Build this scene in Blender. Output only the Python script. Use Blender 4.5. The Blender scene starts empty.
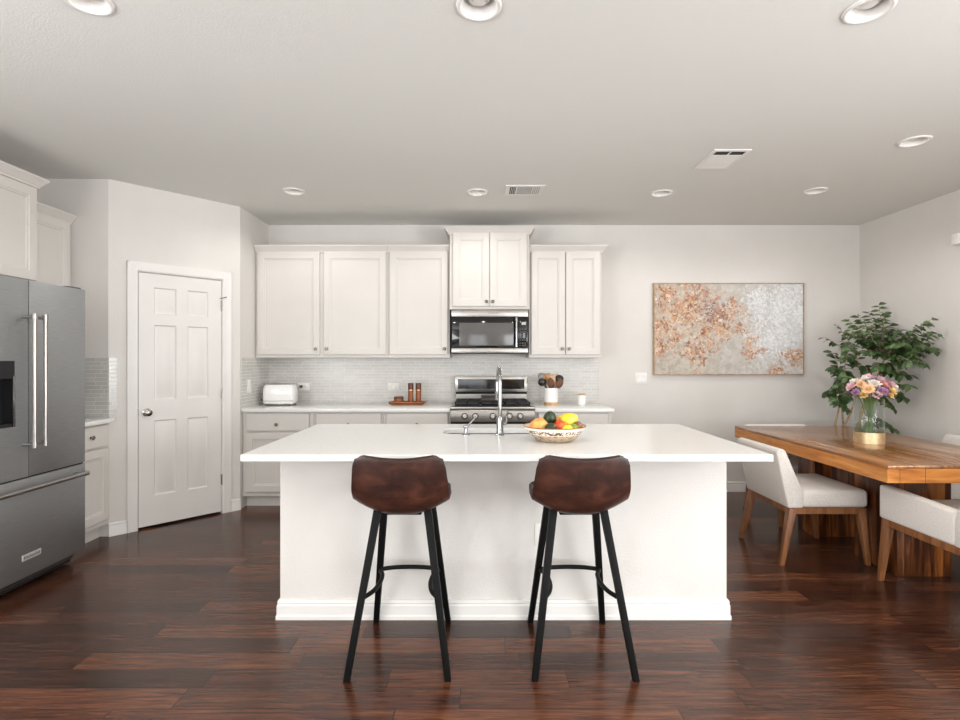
import bpy, bmesh, math, random
from mathutils import Vector, Matrix
random.seed(7)
C = bpy.context.scene.collection
PI = math.pi
R = math.radians

# ------------------------------------------------------------------ camera, light, exposure
CAM_H = 1.355
cam_d = bpy.data.cameras.new('camera')
cam_d.sensor_width = 36.0
cam_d.lens = 36.0 * 530 / 960
cam_d.clip_start = 0.05
cam = bpy.data.objects.new('camera', cam_d)
C.objects.link(cam)
cam.location = (0, 0, CAM_H)
cam.rotation_euler = (R(90), 0, 0)
bpy.context.scene.camera = cam

w = bpy.data.worlds.new('world')
bpy.context.scene.world = w
w.use_nodes = True
w.node_tree.nodes['Background'].inputs[0].default_value = (0.85, 0.92, 1.0, 1)
w.node_tree.nodes['Background'].inputs[1].default_value = 1.0

vs = bpy.context.scene.view_settings
vs.view_transform = 'Standard'
vs.look = 'None'
vs.gamma = 1.0
vs.use_curve_mapping = False
vs.exposure = 0.1
bpy.context.scene.cycles.transparent_max_bounces = 24

def area(name, loc, rot, sx, sy, power, col=(1, 0.97, 0.93)):
    l = bpy.data.lights.new(name, 'AREA')
    l.shape = 'RECTANGLE'
    l.size, l.size_y, l.energy, l.color = sx, sy, power, col
    o = bpy.data.objects.new(name, l)
    C.objects.link(o)
    o.location, o.rotation_euler = loc, rot
    return o
# daylight through the windows behind the camera, plus added fill at unseen side windows
# (tilted upward to brighten the ceiling, standing in for ground bounce)
DAY = (0.97, 0.985, 1.0)
WIN = [(-2.75, -1.55), (-0.95, 0.15), (1.35, 2.95)]      # x ranges of rear windows
for (a, b), pw_ in zip(WIN, (26, 22, 44)):
    area('window_daylight', ((a + b) / 2, -3.86, 1.35), (R(90 + 40), 0, 0), b - a, 1.70, pw_ * (b - a), DAY)
FILLWIN_R = (-2.2, 0.9)
area('window_daylight', (3.78, sum(FILLWIN_R) / 2, 1.25), (R(90 + 24), 0, R(90)), 3.1, 2.0, 225, DAY)  # unseen right window light, added to even out the room
FILLWIN_L = (-2.6, 0.6)
area('window_daylight', (-3.32, sum(FILLWIN_L) / 2, 1.4), (R(90 + 40), 0, R(-90)), 3.2, 1.7, 190, DAY)  # fill light at an added left window, lifts ceiling and right wall
LAMP_W = 14.5

# ------------------------------------------------------------------ material helpers
def lin(c):
    def f(v):
        v /= 255.0
        return v / 12.92 if v <= 0.04045 else ((v + 0.055) / 1.055) ** 2.4
    return (f(c[0]), f(c[1]), f(c[2]), 1.0)

class NT:
    def __init__(s, name):
        s.m = bpy.data.materials.new(name)
        s.m.use_nodes = True
        s.t = s.m.node_tree
        s.b = s.t.nodes['Principled BSDF']
    def n(s, typ, props=None, **ins):
        nd = s.t.nodes.new(typ)
        for k, v in (props or {}).items():
            setattr(nd, k, v)
        for k, v in ins.items():
            key = int(k[1:]) if k[0] == 'i' and k[1:].isdigit() else k.replace('_', ' ')
            s.set(nd.inputs[key], v)
        return nd
    def set(s, inp, v):
        if isinstance(v, bpy.types.NodeSocket):
            s.t.links.new(v, inp)
        else:
            inp.default_value = v
    def math(s, op, a, b=0.0, c=0.0):
        nd = s.n('ShaderNodeMath', {'operation': op}, i0=a, i1=b, i2=c)
        return nd.outputs[0]
    def pos(s):
        return s.n('ShaderNodeNewGeometry').outputs['Position']
    def objc(s):
        return s.n('ShaderNodeTexCoord').outputs['Object']
    def gen(s):
        return s.n('ShaderNodeTexCoord').outputs['Generated']
    def map(s, vec, scale=(1, 1, 1), loc=(0, 0, 0), rot=(0, 0, 0)):
        return s.n('ShaderNodeMapping', Vector=vec, Scale=scale, Location=loc, Rotation=rot).outputs[0]
    def noise(s, vec, scale, detail=4.0, rough=0.55, dist=0.0):
        return s.n('ShaderNodeTexNoise', Vector=vec, Scale=scale, Detail=detail, Roughness=rough, Distortion=dist).outputs['Fac']
    def ramp(s, fac, stops, interp='LINEAR'):
        nd = s.n('ShaderNodeValToRGB', Fac=fac)
        cr = nd.color_ramp
        cr.interpolation = interp
        while len(cr.elements) < len(stops):
            cr.elements.new(0.5)
        for e, (p, c) in zip(cr.elements, stops):
            e.position = p
            e.color = lin(c) if len(c) == 3 else c
        return nd.outputs[0]
    def mix(s, fac, a, b, blend='MIX'):
        nd = s.n('ShaderNodeMix', {'data_type': 'RGBA', 'blend_type': blend})
        s.set(nd.inputs[0], fac)
        s.set(nd.inputs[6], a)
        s.set(nd.inputs[7], b)
        return nd.outputs[2]
    def bump(s, h, strength=0.2, dist=0.01):
        nd = s.n('ShaderNodeBump', Strength=strength, Distance=dist, Height=h)
        s.t.links.new(nd.outputs[0], s.b.inputs['Normal'])
    def p(s, **kw):
        for k, v in kw.items():
            s.set(s.b.inputs[k.replace('_', ' ')], v)
        return s

MT = {}
def plain(name, col, rough=0.5, metal=0.0, spec=0.5, var=0.0, vscale=8.0, bump=0.0, bscale=60.0, coat=0.0):
    k = NT(name)
    c = lin(col)
    k.p(Roughness=rough, Metallic=metal, Specular_IOR_Level=spec, Coat_Weight=coat)
    if var > 0:
        f = k.noise(k.objc(), vscale)
        lo = tuple(max(0, v * (1 - var)) for v in col)
        hi = tuple(min(255, v * (1 + var)) for v in col)
        k.p(Base_Color=k.ramp(f, [(0.3, lo), (0.7, hi)]))
    else:
        k.p(Base_Color=c)
    if bump > 0:
        k.bump(k.noise(k.pos(), bscale, 3.0), bump, 0.004)
    MT[name] = k.m
    return k.m

WALLC = (222, 218, 213)
plain('wall_paint', WALLC, 0.75, var=0.012, vscale=2, bump=0.35, bscale=90)
plain('ceiling_paint', (224, 223, 218), 0.85, bump=0.35, bscale=110)
plain('trim_white', (232, 229, 225), 0.4, var=0.01, vscale=3)
plain('cabinet_white', (217, 212, 206), 0.48, spec=0.3, var=0.01, vscale=3)
plain('door_white', (230, 226, 222), 0.45, var=0.01, vscale=3)
plain('plastic_white', (238, 236, 232), 0.35)
plain('ceramic_white', (242, 240, 236), 0.2, var=0.01)
plain('enamel_white', (243, 242, 240), 0.15, coat=0.4)
plain('black_metal', (7, 7, 7), 0.55, spec=0.18, var=0.1)
plain('black_plastic', (18, 18, 19), 0.35, var=0.08)
plain('black_glass', (20, 20, 22), 0.06, var=0.05)
plain('cast_iron', (26, 26, 27), 0.55, var=0.15, bump=0.2, bscale=200)
plain('chrome', (158, 158, 158), 0.12, metal=1.0)
plain('knob_steel', (226, 224, 220), 0.38, metal=0.85)
plain('nickel', (165, 160, 152), 0.22, metal=1.0)
plain('dark_nickel', (120, 114, 107), 0.3, metal=1.0)
plain('gold', (228, 202, 162), 0.5, metal=1.0, var=0.06, vscale=30)
plain('copper_band', (225, 165, 120), 0.25, metal=1.0)
plain('stem_green', (92, 120, 60), 0.5, var=0.2)
plain('soil', (50, 38, 30), 0.9, var=0.3, vscale=40, bump=0.6)
plain('pot_glaze', (70, 66, 62), 0.5, var=0.1)
plain('bark', (170, 145, 115), 0.8, var=0.2, vscale=40, bump=0.4)
plain('dark_void', (16, 15, 15), 0.8, var=0.1)
plain('vent_shadow', (52, 50, 48), 0.8, var=0.05)
plain('bulb_frost', (238, 236, 230), 0.35)
plain('olive_wood', (178, 134, 92), 0.5, var=0.25, vscale=14)
plain('light_wood', (205, 165, 120), 0.5, var=0.15, vscale=14)
plain('dark_wood', (92, 56, 34), 0.5, var=0.2, vscale=14)
plain('cutlery_black', (28, 24, 22), 0.3, var=0.1)
plain('badge', (215, 214, 210), 0.35, metal=0.6)
plain('letter_grey', (90, 88, 86), 0.5)
plain('letter_pale', (190, 188, 184), 0.4)

def quartz():
    k = NT('quartz')
    f = k.noise(k.pos(), 35, 6)
    k.p(Base_Color=k.ramp(f, [(0.3, (236, 235, 232)), (0.7, (242, 241, 239))]), Roughness=0.16, Specular_IOR_Level=0.5)
    MT['quartz'] = k.m
quartz()

def steel(name, col, rough, axis=(2, 2, 90)):
    k = NT(name)
    f = k.noise(k.map(k.objc(), axis), 6, 3)
    lo = tuple(v * 0.94 for v in col)
    hi = tuple(min(255, v * 1.06) for v in col)
    k.p(Base_Color=k.ramp(f, [(0.3, lo), (0.7, hi)]), Metallic=1.0, Roughness=rough)
    MT[name] = k.m
steel('stainless', (160, 156, 151), 0.3, (90, 90, 2))
steel('stainless_fridge', (170, 172, 174), 0.5, (2, 2, 120))
steel('fridge_side', (120, 118, 116), 0.5, (2, 2, 2))
steel('sink_steel', (128, 127, 125), 0.32, (30, 30, 3))

def floor_mat():
    k = NT('floor_planks')
    sp = k.n('ShaderNodeSeparateXYZ', Vector=k.pos())
    x, y = sp.outputs[0], sp.outputs[1]
    W_, L_ = 0.1315, 1.05
    yr = k.math('DIVIDE', k.math('ADD', y, 20.0 + 0.035), W_)
    row = k.math('FLOOR', yr)
    fy = k.math('FRACT', yr)
    rnd = k.n('ShaderNodeTexWhiteNoise', {'noise_dimensions': '1D'}, W=k.math('MULTIPLY', row, 1.37)).outputs['Value']
    rl = k.n('ShaderNodeTexWhiteNoise', {'noise_dimensions': '1D'}, W=k.math('MULTIPLY', row, 3.11)).outputs['Value']
    ln = k.math('MULTIPLY_ADD', rl, 0.55, 0.75)
    xr = k.math('DIVIDE', k.math('ADD', x, k.math('MULTIPLY_ADD', rnd, 3.0, 20.0)), ln)
    col = k.math('FLOOR', xr)
    fx = k.math('FRACT', xr)
    cid = k.n('ShaderNodeCombineXYZ', X=row, Y=col)
    tone = k.n('ShaderNodeTexWhiteNoise', {'noise_dimensions': '3D'}, Vector=cid.outputs[0]).outputs['Value']
    # grain, shifted per plank
    gv = k.n('ShaderNodeVectorMath', {'operation': 'ADD'}, i0=k.map(k.pos(), (1.6, 22, 1)), i1=k.n('ShaderNodeVectorMath', {'operation': 'SCALE'}, i0=cid.outputs[0], Scale=7.3).outputs[0]).outputs[0]
    g1 = k.noise(gv, 2.2, 7, 0.62, 1.2)
    g2 = k.noise(k.map(gv, (0.9, 4, 1)), 4.0, 4, 0.6)
    blot = k.noise(k.pos(), 2.0, 2)
    v = k.math('MULTIPLY_ADD', k.math('SUBTRACT', tone, 0.5), 0.40, 0.5)
    v = k.math('ADD', v, k.math('MULTIPLY', k.math('SUBTRACT', g1, 0.5), 1.25))
    v = k.math('ADD', v, k.math('MULTIPLY', k.math('SUBTRACT', g2, 0.5), 0.85))
    v = k.math('ADD', v, k.math('MULTIPLY', k.math('SUBTRACT', blot, 0.5), 0.3))
    base = k.ramp(v, [(0.10, (30, 16, 11)), (0.36, (57, 32, 22)), (0.60, (84, 49, 33)), (0.92, (122, 75, 49))])
    # seams between planks
    dy = k.math('MULTIPLY', k.math('MINIMUM', fy, k.math('SUBTRACT', 1.0, fy)), W_)
    dx = k.math('MULTIPLY', k.math('MINIMUM', fx, k.math('SUBTRACT', 1.0, fx)), ln)
    d = k.math('MINIMUM', dy, dx)
    gap = k.math('LESS_THAN', d, 0.0016)
    base2 = k.mix(gap, base, lin((22, 13, 10)))
    rgh = k.math('MULTIPLY_ADD', g1, 0.18, 0.13)
    k.p(Base_Color=base2, Roughness=rgh, Specular_IOR_Level=0.45)
    h = k.math('ADD', k.math('MULTIPLY', k.math('MINIMUM', d, 0.006), 60.0), k.math('MULTIPLY', g1, 0.35))
    k.bump(h, 0.22, 0.004)
    MT['floor_planks'] = k.m
floor_mat()

def tile_mat(name, c1, c2, grout, rough=0.12):
    k = NT(name)
    sp = k.n('ShaderNodeSeparateXYZ', Vector=k.pos())
    u = k.math('ADD', sp.outputs[0], sp.outputs[1])
    vec = k.n('ShaderNodeCombineXYZ', X=u, Y=sp.outputs[2]).outputs[0]
    br = k.n('ShaderNodeTexBrick', {'offset': 0.37, 'offset_frequency': 3, 'squash': 0.7, 'squash_frequency': 2}, Vector=vec, Color1=lin(c1), Color2=lin(c2), Mortar=lin(grout), Scale=1.0, Mortar_Size=0.0022, Mortar_Smooth=0.1, Brick_Width=0.145, Row_Height=0.0305)
    k.p(Base_Color=br.outputs['Color'], Roughness=k.math('MULTIPLY_ADD', br.outputs['Fac'], 0.5, rough))
    tilt = k.noise(vec, 9, 2)
    k.bump(k.math('ADD', k.math('MULTIPLY', br.outputs['Fac'], -1.0), k.math('MULTIPLY', tilt, 0.5)), 0.35, 0.003)
    MT[name] = k.m
tile_mat('glass_tile', (200, 198, 193), (211, 208, 203), (224, 221, 216), 0.2)

def wood(name, stops, scale=(1, 1, 1), streak=1.0, board=None, rough=0.35, dist=1.2, coat=0.0):
    """scale: small along the grain; board=(axis, width) gives every board its own tone."""
    k = NT(name)
    vec = k.map(k.objc(), scale)
    if board:
        sp = k.n('ShaderNodeSeparateXYZ', Vector=k.objc())
        b = k.math('FLOOR', k.math('DIVIDE', sp.outputs[board[0]], board[1]))
        rn = k.n('ShaderNodeTexWhiteNoise', {'noise_dimensions': '1D'}, W=b).outputs['Value']
        off = k.n('ShaderNodeCombineXYZ', X=k.math('MULTIPLY', rn, 13.0), Y=k.math('MULTIPLY', rn, 7.0), Z=k.math('MULTIPLY', rn, 5.0)).outputs[0]
        vec = k.n('ShaderNodeVectorMath', {'operation': 'ADD'}, i0=vec, i1=off).outputs[0]
    f = k.noise(vec, 1.0, 6, 0.6, dist)
    g = k.noise(k.map(vec, (4, 4, 4)), 1.0, 3, 0.6)
    v = k.math('ADD', k.math('MULTIPLY', k.math('SUBTRACT', f, 0.5), 1.25 * streak), 0.5)
    v = k.math('ADD', v, k.math('MULTIPLY', k.math('SUBTRACT', g, 0.5), 0.35))
    if board:
        v = k.math('ADD', v, k.math('MULTIPLY', k.math('SUBTRACT', rn, 0.5), 0.28))
    k.p(Base_Color=k.ramp(v, stops), Roughness=rough, Coat_Weight=coat, Coat_Roughness=0.12)
    k.bump(g, 0.08, 0.002)
    MT[name] = k.m
SHE = [(0.14, (72, 40, 18)), (0.34, (124, 78, 40)), (0.55, (164, 110, 60)), (0.8, (200, 150, 96))]
wood('table_top_wood', SHE, (14, 1.1, 14), 0.9, board=(0, 0.095), rough=0.22, coat=0.3)
wood('table_edge_wood', [(0.1, (120, 60, 22)), (0.35, (178, 104, 44)), (0.6, (212, 142, 70)), (0.85, (232, 172, 100))], (1.5, 1.5, 16), 0.8, rough=0.3)
wood('pedestal_wood', [(0.2, (38, 18, 9)), (0.4, (92, 48, 20)), (0.56, (150, 88, 38)), (0.8, (190, 124, 62))], (9, 9, 1.0), 1.15, board=(0, 0.085), rough=0.3)
wood('walnut', [(0.15, (84, 50, 28)), (0.45, (126, 80, 46)), (0.8, (162, 110, 70))], (22, 22, 2.0), 0.8, rough=0.4)
wood('mill_wood', [(0.1, (96, 48, 20)), (0.5, (138, 76, 34)), (0.9, (176, 106, 54))], (50, 50, 6), 0.8, rough=0.35)
wood('mill_cap_wood', [(0.1, (58, 30, 18)), (0.5, (88, 48, 28)), (0.9, (120, 72, 44))], (50, 50, 6), 0.8, rough=0.35)
wood('tray_wood', [(0.1, (110, 60, 28)), (0.5, (156, 96, 52)), (0.9, (190, 130, 80))], (6, 40, 40), 0.8, rough=0.4)

def fabric():
    k = NT('oat_fabric')
    o = k.objc()
    a = k.noise(k.map(o, (90, 700, 700)), 1.0, 2)
    b = k.noise(k.map(o, (700, 90, 160)), 1.0, 2)
    c = k.noise(k.map(o, (700, 700, 90)), 1.0, 2)
    v = k.math('DIVIDE', k.math('ADD', k.math('ADD', a, b), c), 3.0)
    k.p(Base_Color=k.ramp(v, [(0.34, (200, 193, 185)), (0.5, (224, 218, 211)), (0.66, (238, 233, 227))]), Roughness=0.9, Sheen_Weight=0.2)
    k.bump(v, 0.35, 0.002)
    MT['oat_fabric'] = k.m
fabric()

def leather():
    k = NT('brown_leather')
    o = k.objc()
    f = k.noise(k.map(o, (1, 1, 1.4)), 9, 5, 0.6, 0.6)
    g = k.noise(o, 160, 3)
    k.p(Base_Color=k.ramp(f, [(0.28, (32, 17, 13)), (0.46, (50, 27, 20)), (0.62, (70, 38, 28)), (0.82, (96, 55, 38))]), Roughness=k.math('MULTIPLY_ADD', f, 0.2, 0.30))
    k.bump(k.math('ADD', k.math('MULTIPLY', g, 0.3), f), 0.15, 0.004)
    MT['brown_leather'] = k.m
    plain('leather_piping', (44, 22, 16), 0.4, var=0.15, vscale=30)
leather()

def painting():
    k = NT('abstract_paint')
    g = k.gen()
    sp = k.n('ShaderNodeSeparateXYZ', Vector=g)
    x, z = sp.outputs[0], sp.outputs[2]
    uv = k.n('ShaderNodeCombineXYZ', X=k.math('MULTIPLY', x, 1.65), Y=z).outputs[0]
    def strokes(scale, amt, off):
        wob = k.n('ShaderNodeTexNoise', Vector=k.map(uv, loc=off), Scale=7.0, Detail=6.0, Roughness=0.65).outputs['Color']
        vv = k.mix(amt, k.map(uv, loc=off), wob)
        return k.n('ShaderNodeTexVoronoi', Vector=vv, Scale=scale, Randomness=1.0).outputs['Color']
    s1 = k.n('ShaderNodeSeparateColor', Color=strokes(30, 0.18, (0, 0, 0)))
    s2 = k.n('ShaderNodeSeparateColor', Color=strokes(58, 0.13, (5, 3, 1)))
    n1 = k.noise(uv, 3.2, 5, 0.6, 0.4)
    n2 = k.noise(k.map(uv, loc=(3, 5, 1)), 7, 6, 0.68, 0.5)
    def blob(cx, cz, r):
        dx = k.math('SUBTRACT', x, cx)
        dz = k.math('MULTIPLY', k.math('SUBTRACT', z, cz), 0.62)
        d = k.math('SQRT', k.math('ADD', k.math('MULTIPLY', dx, dx), k.math('MULTIPLY', dz, dz)))
        return k.math('MAXIMUM', k.math('SUBTRACT', 1.0, k.math('DIVIDE', d, r)), 0.0)
    def clamp(v):
        return k.n('ShaderNodeClamp', Value=v).outputs[0]
    # ground: beige at the left, cooler and lighter toward the right
    gx = k.math('ADD', k.math('MULTIPLY', x, 0.6), k.math('MULTIPLY', n2, 0.55))
    ground = k.ramp(gx, [(0.22, (176, 160, 140)), (0.42, (190, 180, 166)), (0.60, (196, 190, 182)), (0.78, (206, 206, 206)), (0.92, (220, 221, 222))])
    knife = k.ramp(s1.outputs[1], [(0.0, (150, 146, 142)), (0.35, (186, 178, 168)), (0.65, (204, 198, 188)), (1.0, (224, 220, 214))])
    ground = k.mix(0.34, ground, knife)
    # warm petals
    m = blob(0.15, 0.62, 0.42)
    for bb in ((0.05, 0.30, 0.12), (0.29, 0.34, 0.24), (0.44, 0.64, 0.25), (0.56, 0.50, 0.12), (0.67, 0.28, 0.13), (0.92, 0.18, 0.12), (0.10, 0.90, 0.18), (0.84, 0.03, 0.12)):
        m = k.math('MAXIMUM', m, blob(*bb))
    m = k.math('POWER', m, 0.6)
    prob = k.math('ADD', k.math('MULTIPLY_ADD', m, 0.85, -0.13), k.math('MULTIPLY', k.math('SUBTRACT', n1, 0.5), 1.5))
    w1 = clamp(k.math('MULTIPLY', k.math('SUBTRACT', prob, k.math('MULTIPLY_ADD', s1.outputs[0], 0.6, 0.12)), 4.0))
    w2 = clamp(k.math('MULTIPLY', k.math('SUBTRACT', prob, k.math('MULTIPLY_ADD', s2.outputs[0], 0.7, 0.16)), 4.0))
    warm1 = k.ramp(s1.outputs[2], [(0.0, (122, 76, 50)), (0.22, (160, 104, 66)), (0.45, (190, 138, 96)), (0.62, (212, 176, 144)), (0.8, (176, 126, 112)), (1.0, (226, 206, 186))])
    warm2 = k.ramp(s2.outputs[2], [(0.0, (108, 66, 46)), (0.3, (178, 116, 70)), (0.55, (206, 154, 104)), (0.75, (222, 192, 160)), (1.0, (234, 222, 208))])
    col = k.mix(k.math('MULTIPLY', w1, 0.85), ground, warm1)
    col = k.mix(k.math('MULTIPLY', w2, 0.80), col, warm2)
    # plum touches
    pp = k.math('SUBTRACT', k.math('ADD', k.math('MULTIPLY', blob(0.38, 0.70, 0.17), 0.8), k.math('SUBTRACT', n2, 0.5)), k.math('MULTIPLY_ADD', s2.outputs[1], 0.7, 0.18))
    col = k.mix(k.math('MULTIPLY', clamp(k.math('MULTIPLY', pp, 5.0)), 0.75), col, lin((124, 98, 104)))
    # white knife strokes at right
    ww = k.math('ADD', k.math('MULTIPLY', k.math('MAXIMUM', blob(0.86, 0.72, 0.40), k.math('MAXIMUM', blob(0.80, 0.38, 0.26), blob(0.70, 0.80, 0.2))), 1.05), k.math('SUBTRACT', n2, 0.5))
    wm = clamp(k.math('MULTIPLY', k.math('SUBTRACT', ww, k.math('MULTIPLY_ADD', s2.outputs[1], 0.75, 0.12)), 4.0))
    col = k.mix(k.math('MULTIPLY', wm, 0.8), col, k.ramp(s2.outputs[0], [(0.0, (200, 204, 208)), (0.5, (228, 229, 230)), (1.0, (242, 242, 242))]))
    k.p(Base_Color=col, Roughness=0.5)
    k.bump(k.math('ADD', s2.outputs[0], k.math('ADD', s1.outputs[0], n2)), 0.3, 0.004)
    MT['abstract_paint'] = k.m
painting()

def leaf_mat():
    k = NT('leaf_green')
    f = k.noise(k.pos(), 14, 3)
    k.p(Base_Color=k.ramp(f, [(0.30, (34, 50, 28)), (0.50, (66, 90, 50)), (0.70, (116, 138, 90))]), Roughness=0.34, Specular_IOR_Level=0.5)
    MT['leaf_green'] = k.m
leaf_mat()

def glass(name, tint, ior):
    k = NT(name)
    t = k.t
    tr = k.n('ShaderNodeBsdfTransparent', Color=tint)
    gl = k.n('ShaderNodeBsdfGlossy', Color=(1, 1, 1, 1), Roughness=0.03)
    fr = k.n('ShaderNodeLayerWeight', Blend=0.5).outputs['Facing']
    mx = k.n('ShaderNodeMixShader', i0=k.math('MULTIPLY_ADD', k.math('POWER', fr, 5.0), ior, 0.03))
    t.links.new(tr.outputs[0], mx.inputs[1])
    t.links.new(gl.outputs[0], mx.inputs[2])
    t.links.new(mx.outputs[0], t.nodes['Material Output'].inputs['Surface'])
    MT[name] = k.m
glass('clear_glass', (0.93, 0.95, 0.94, 1), 0.55)
glass('water', (0.86, 0.90, 0.86, 1), 0.25)

def fruit(name, a, b, c, scale=6):
    k = NT(name)
    f = k.noise(k.objc(), scale * 4, 3)
    k.p(Base_Color=k.ramp(f, [(0.32, a), (0.5, b), (0.68, c)]), Roughness=0.38)
    k.bump(k.noise(k.objc(), 260, 2), 0.12, 0.002)
    MT[name] = k.m
fruit('mango_skin', (236, 120, 60), (246, 176, 92), (250, 204, 120), 4)
fruit('avocado_skin', (20, 34, 20), (34, 52, 28), (56, 78, 40), 8)
fruit('lemon_skin', (240, 196, 30), (250, 214, 54), (252, 226, 96), 4)
fruit('apple_skin', (196, 40, 26), (224, 68, 36), (240, 140, 66), 4)
fruit('lime_skin', (86, 120, 40), (118, 150, 56), (150, 176, 80), 6)
fruit('kiwi_skin', (110, 78, 46), (140, 100, 62), (170, 128, 84), 10)
fruit('tangerine_skin', (238, 140, 40), (246, 164, 60), (250, 190, 90), 6)

def bowl_mat():
    k = NT('painted_bowl')
    o = k.objc()
    sp = k.n('ShaderNodeSeparateXYZ', Vector=o)
    ang = k.math('ARCTAN2', sp.outputs[1], sp.outputs[0])
    z = sp.outputs[2]
    vec = k.n('ShaderNodeCombineXYZ', X=k.math('MULTIPLY', ang, 3.8), Y=k.math('MULTIPLY', z, 42.0)).outputs[0]
    wv = k.n('ShaderNodeTexVoronoi', {'feature': 'DISTANCE_TO_EDGE'}, Vector=vec, Scale=1.9).outputs['Distance']
    band = k.math('MULTIPLY', k.math('GREATER_THAN', z, 0.044), k.math('LESS_THAN', z, 0.064))
    line = k.math('MULTIPLY', band, k.math('LESS_THAN', wv, 0.10))
    low = k.noise(k.n('ShaderNodeCombineXYZ', X=k.math('MULTIPLY', ang, 2.0), Y=k.math('MULTIPLY', z, 30.0)).outputs[0], 2.0, 3)
    lowc = k.ramp(low, [(0.36, (128, 104, 82)), (0.48, (190, 172, 150)), (0.62, (204, 172, 136)), (0.72, (132, 130, 120))])
    lowm = k.math('LESS_THAN', z, 0.040)
    col = k.mix(lowm, lin((238, 230, 216)), lowc)
    col = k.mix(line, col, lin((112, 76, 46)))
    k.p(Base_Color=col, Roughness=0.3)
    MT['painted_bowl'] = k.m
bowl_mat()

def petals(name, a, b):
    k = NT(name)
    f = k.noise(k.pos(), 45, 2)
    k.p(Base_Color=k.ramp(f, [(0.35, a), (0.65, b)]), Roughness=0.6)
    MT[name] = k.m
petals('petal_pink', (222, 160, 182), (246, 216, 222))
petals('petal_white', (240, 226, 222), (252, 246, 240))
petals('petal_peach', (240, 186, 132), (252, 224, 186))
petals('petal_plum', (150, 96, 146), (204, 160, 194))
petals('petal_rose', (228, 134, 140), (244, 180, 170))
petals('petal_yellow', (244, 200, 116), (250, 226, 170))
plain('flower_centre', (226, 178, 70), 0.7, var=0.2, vscale=90)

# ------------------------------------------------------------------ mesh helpers
def new():
    return bmesh.new()

def _bev(bm, geom_v, bev, seg):
    es = set()
    for v in geom_v:
        for e in v.link_edges:
            es.add(e)
    bmesh.ops.bevel(bm, geom=list(es), offset=bev, segments=seg, affect='EDGES', profile=0.5, clamp_overlap=True)

def bx(bm, x0, x1, y0, y1, z0, z1, bev=0.0, seg=2, M=None):
    t = new()
    vs_ = [t.verts.new(p) for p in ((x0, y0, z0), (x1, y0, z0), (x1, y1, z0), (x0, y1, z0), (x0, y0, z1), (x1, y0, z1), (x1, y1, z1), (x0, y1, z1))]
    for f in ((0, 3, 2, 1), (4, 5, 6, 7), (0, 1, 5, 4), (1, 2, 6, 5), (2, 3, 7, 6), (3, 0, 4, 7)):
        t.faces.new([vs_[i] for i in f])
    if bev > 0:
        bev = min(bev, 0.49 * min(abs(x1 - x0), abs(y1 - y0), abs(z1 - z0)))
        _bev(t, t.verts[:], bev, seg)
    join(bm, t, M)
    return bm

def join(bm, t, M=None):
    if M is not None:
        bmesh.ops.transform(t, matrix=M, verts=t.verts)
    me = bpy.data.meshes.new('tmp')
    t.to_mesh(me)
    t.free()
    bm.from_mesh(me)
    bpy.data.meshes.remove(me)

def hexa(bm, a, b, bev=0.0, seg=2):
    """frustum between two quads (lists of 4 points, both counter-clockwise seen from above, a below b)"""
    t = new()
    va = [t.verts.new(p) for p in a]
    vb = [t.verts.new(p) for p in b]
    t.faces.new(va[::-1])
    t.faces.new(vb)
    for i in range(4):
        j = (i + 1) % 4
        t.faces.new((va[i], va[j], vb[j], vb[i]))
    if bev > 0:
        _bev(t, t.verts[:], bev, seg)
    bmesh.ops.recalc_face_normals(t, faces=t.faces)
    join(bm, t)
    return bm

def taper_leg(bm, top, foot, st, sf, bev=0.004):
    a = [(foot[0] + sx * sf / 2, foot[1] + sy * sf / 2, foot[2]) for sx, sy in ((-1, -1), (1, -1), (1, 1), (-1, 1))]
    b = [(top[0] + sx * st / 2, top[1] + sy * st / 2, top[2]) for sx, sy in ((-1, -1), (1, -1), (1, 1), (-1, 1))]
    return hexa(bm, a, b, bev)

def prism(bm, poly, axis, a0, a1, bev=0.0, seg=2, M=None):
    """poly: 2D points; axis 'x': (y,z), 'y': (x,z), 'z': (x,y)"""
    t = new()
    def P(p, a):
        return {'x': (a, p[0], p[1]), 'y': (p[0], a, p[1]), 'z': (p[0], p[1], a)}[axis]
    va = [t.verts.new(P(p, a0)) for p in poly]
    vb = [t.verts.new(P(p, a1)) for p in poly]
    t.faces.new(va)
    t.faces.new(vb[::-1])
    n = len(poly)
    for i in range(n):
        j = (i + 1) % n
        t.faces.new((va[i], vb[i], vb[j], va[j]))
    bmesh.ops.recalc_face_normals(t, faces=t.faces)
    if bev > 0:
        _bev(t, t.verts[:], bev, seg)
    join(bm, t, M)
    return bm

def tube(bm, pts, r, n=12, cap=True, closed=False):
    pts = [Vector(p) for p in pts]
    N = len(pts)
    rr = r if isinstance(r, (list, tuple)) else [r] * N
    rings = []
    up = None
    for i, p in enumerate(pts):
        if closed:
            d = pts[(i + 1) % N] - pts[i - 1]
        else:
            d = pts[min(i + 1, N - 1)] - pts[max(i - 1, 0)]
        d.normalize()
        if up is None:
            up = Vector((0, 0, 1)) if abs(d.z) < 0.9 else Vector((0, 1, 0))
        s = d.cross(up)
        if s.length < 1e-6:
            s = d.orthogonal()
        s.normalize()
        u2 = s.cross(d).normalized()
        up = u2
        off = PI / 4 if n == 4 else 0
        rings.append([bm.verts.new(p + (s * math.cos(2 * PI * k / n + off) + u2 * math.sin(2 * PI * k / n + off)) * rr[i]) for k in range(n)])
    M_ = N if closed else N - 1
    for i in range(M_):
        a, b = rings[i], rings[(i + 1) % N]
        for k in range(n):
            bm.faces.new((a[k], a[(k + 1) % n], b[(k + 1) % n], b[k]))
    if cap and not closed:
        bm.faces.new(rings[0][::-1])
        bm.faces.new(rings[-1])
    return bm

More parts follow.
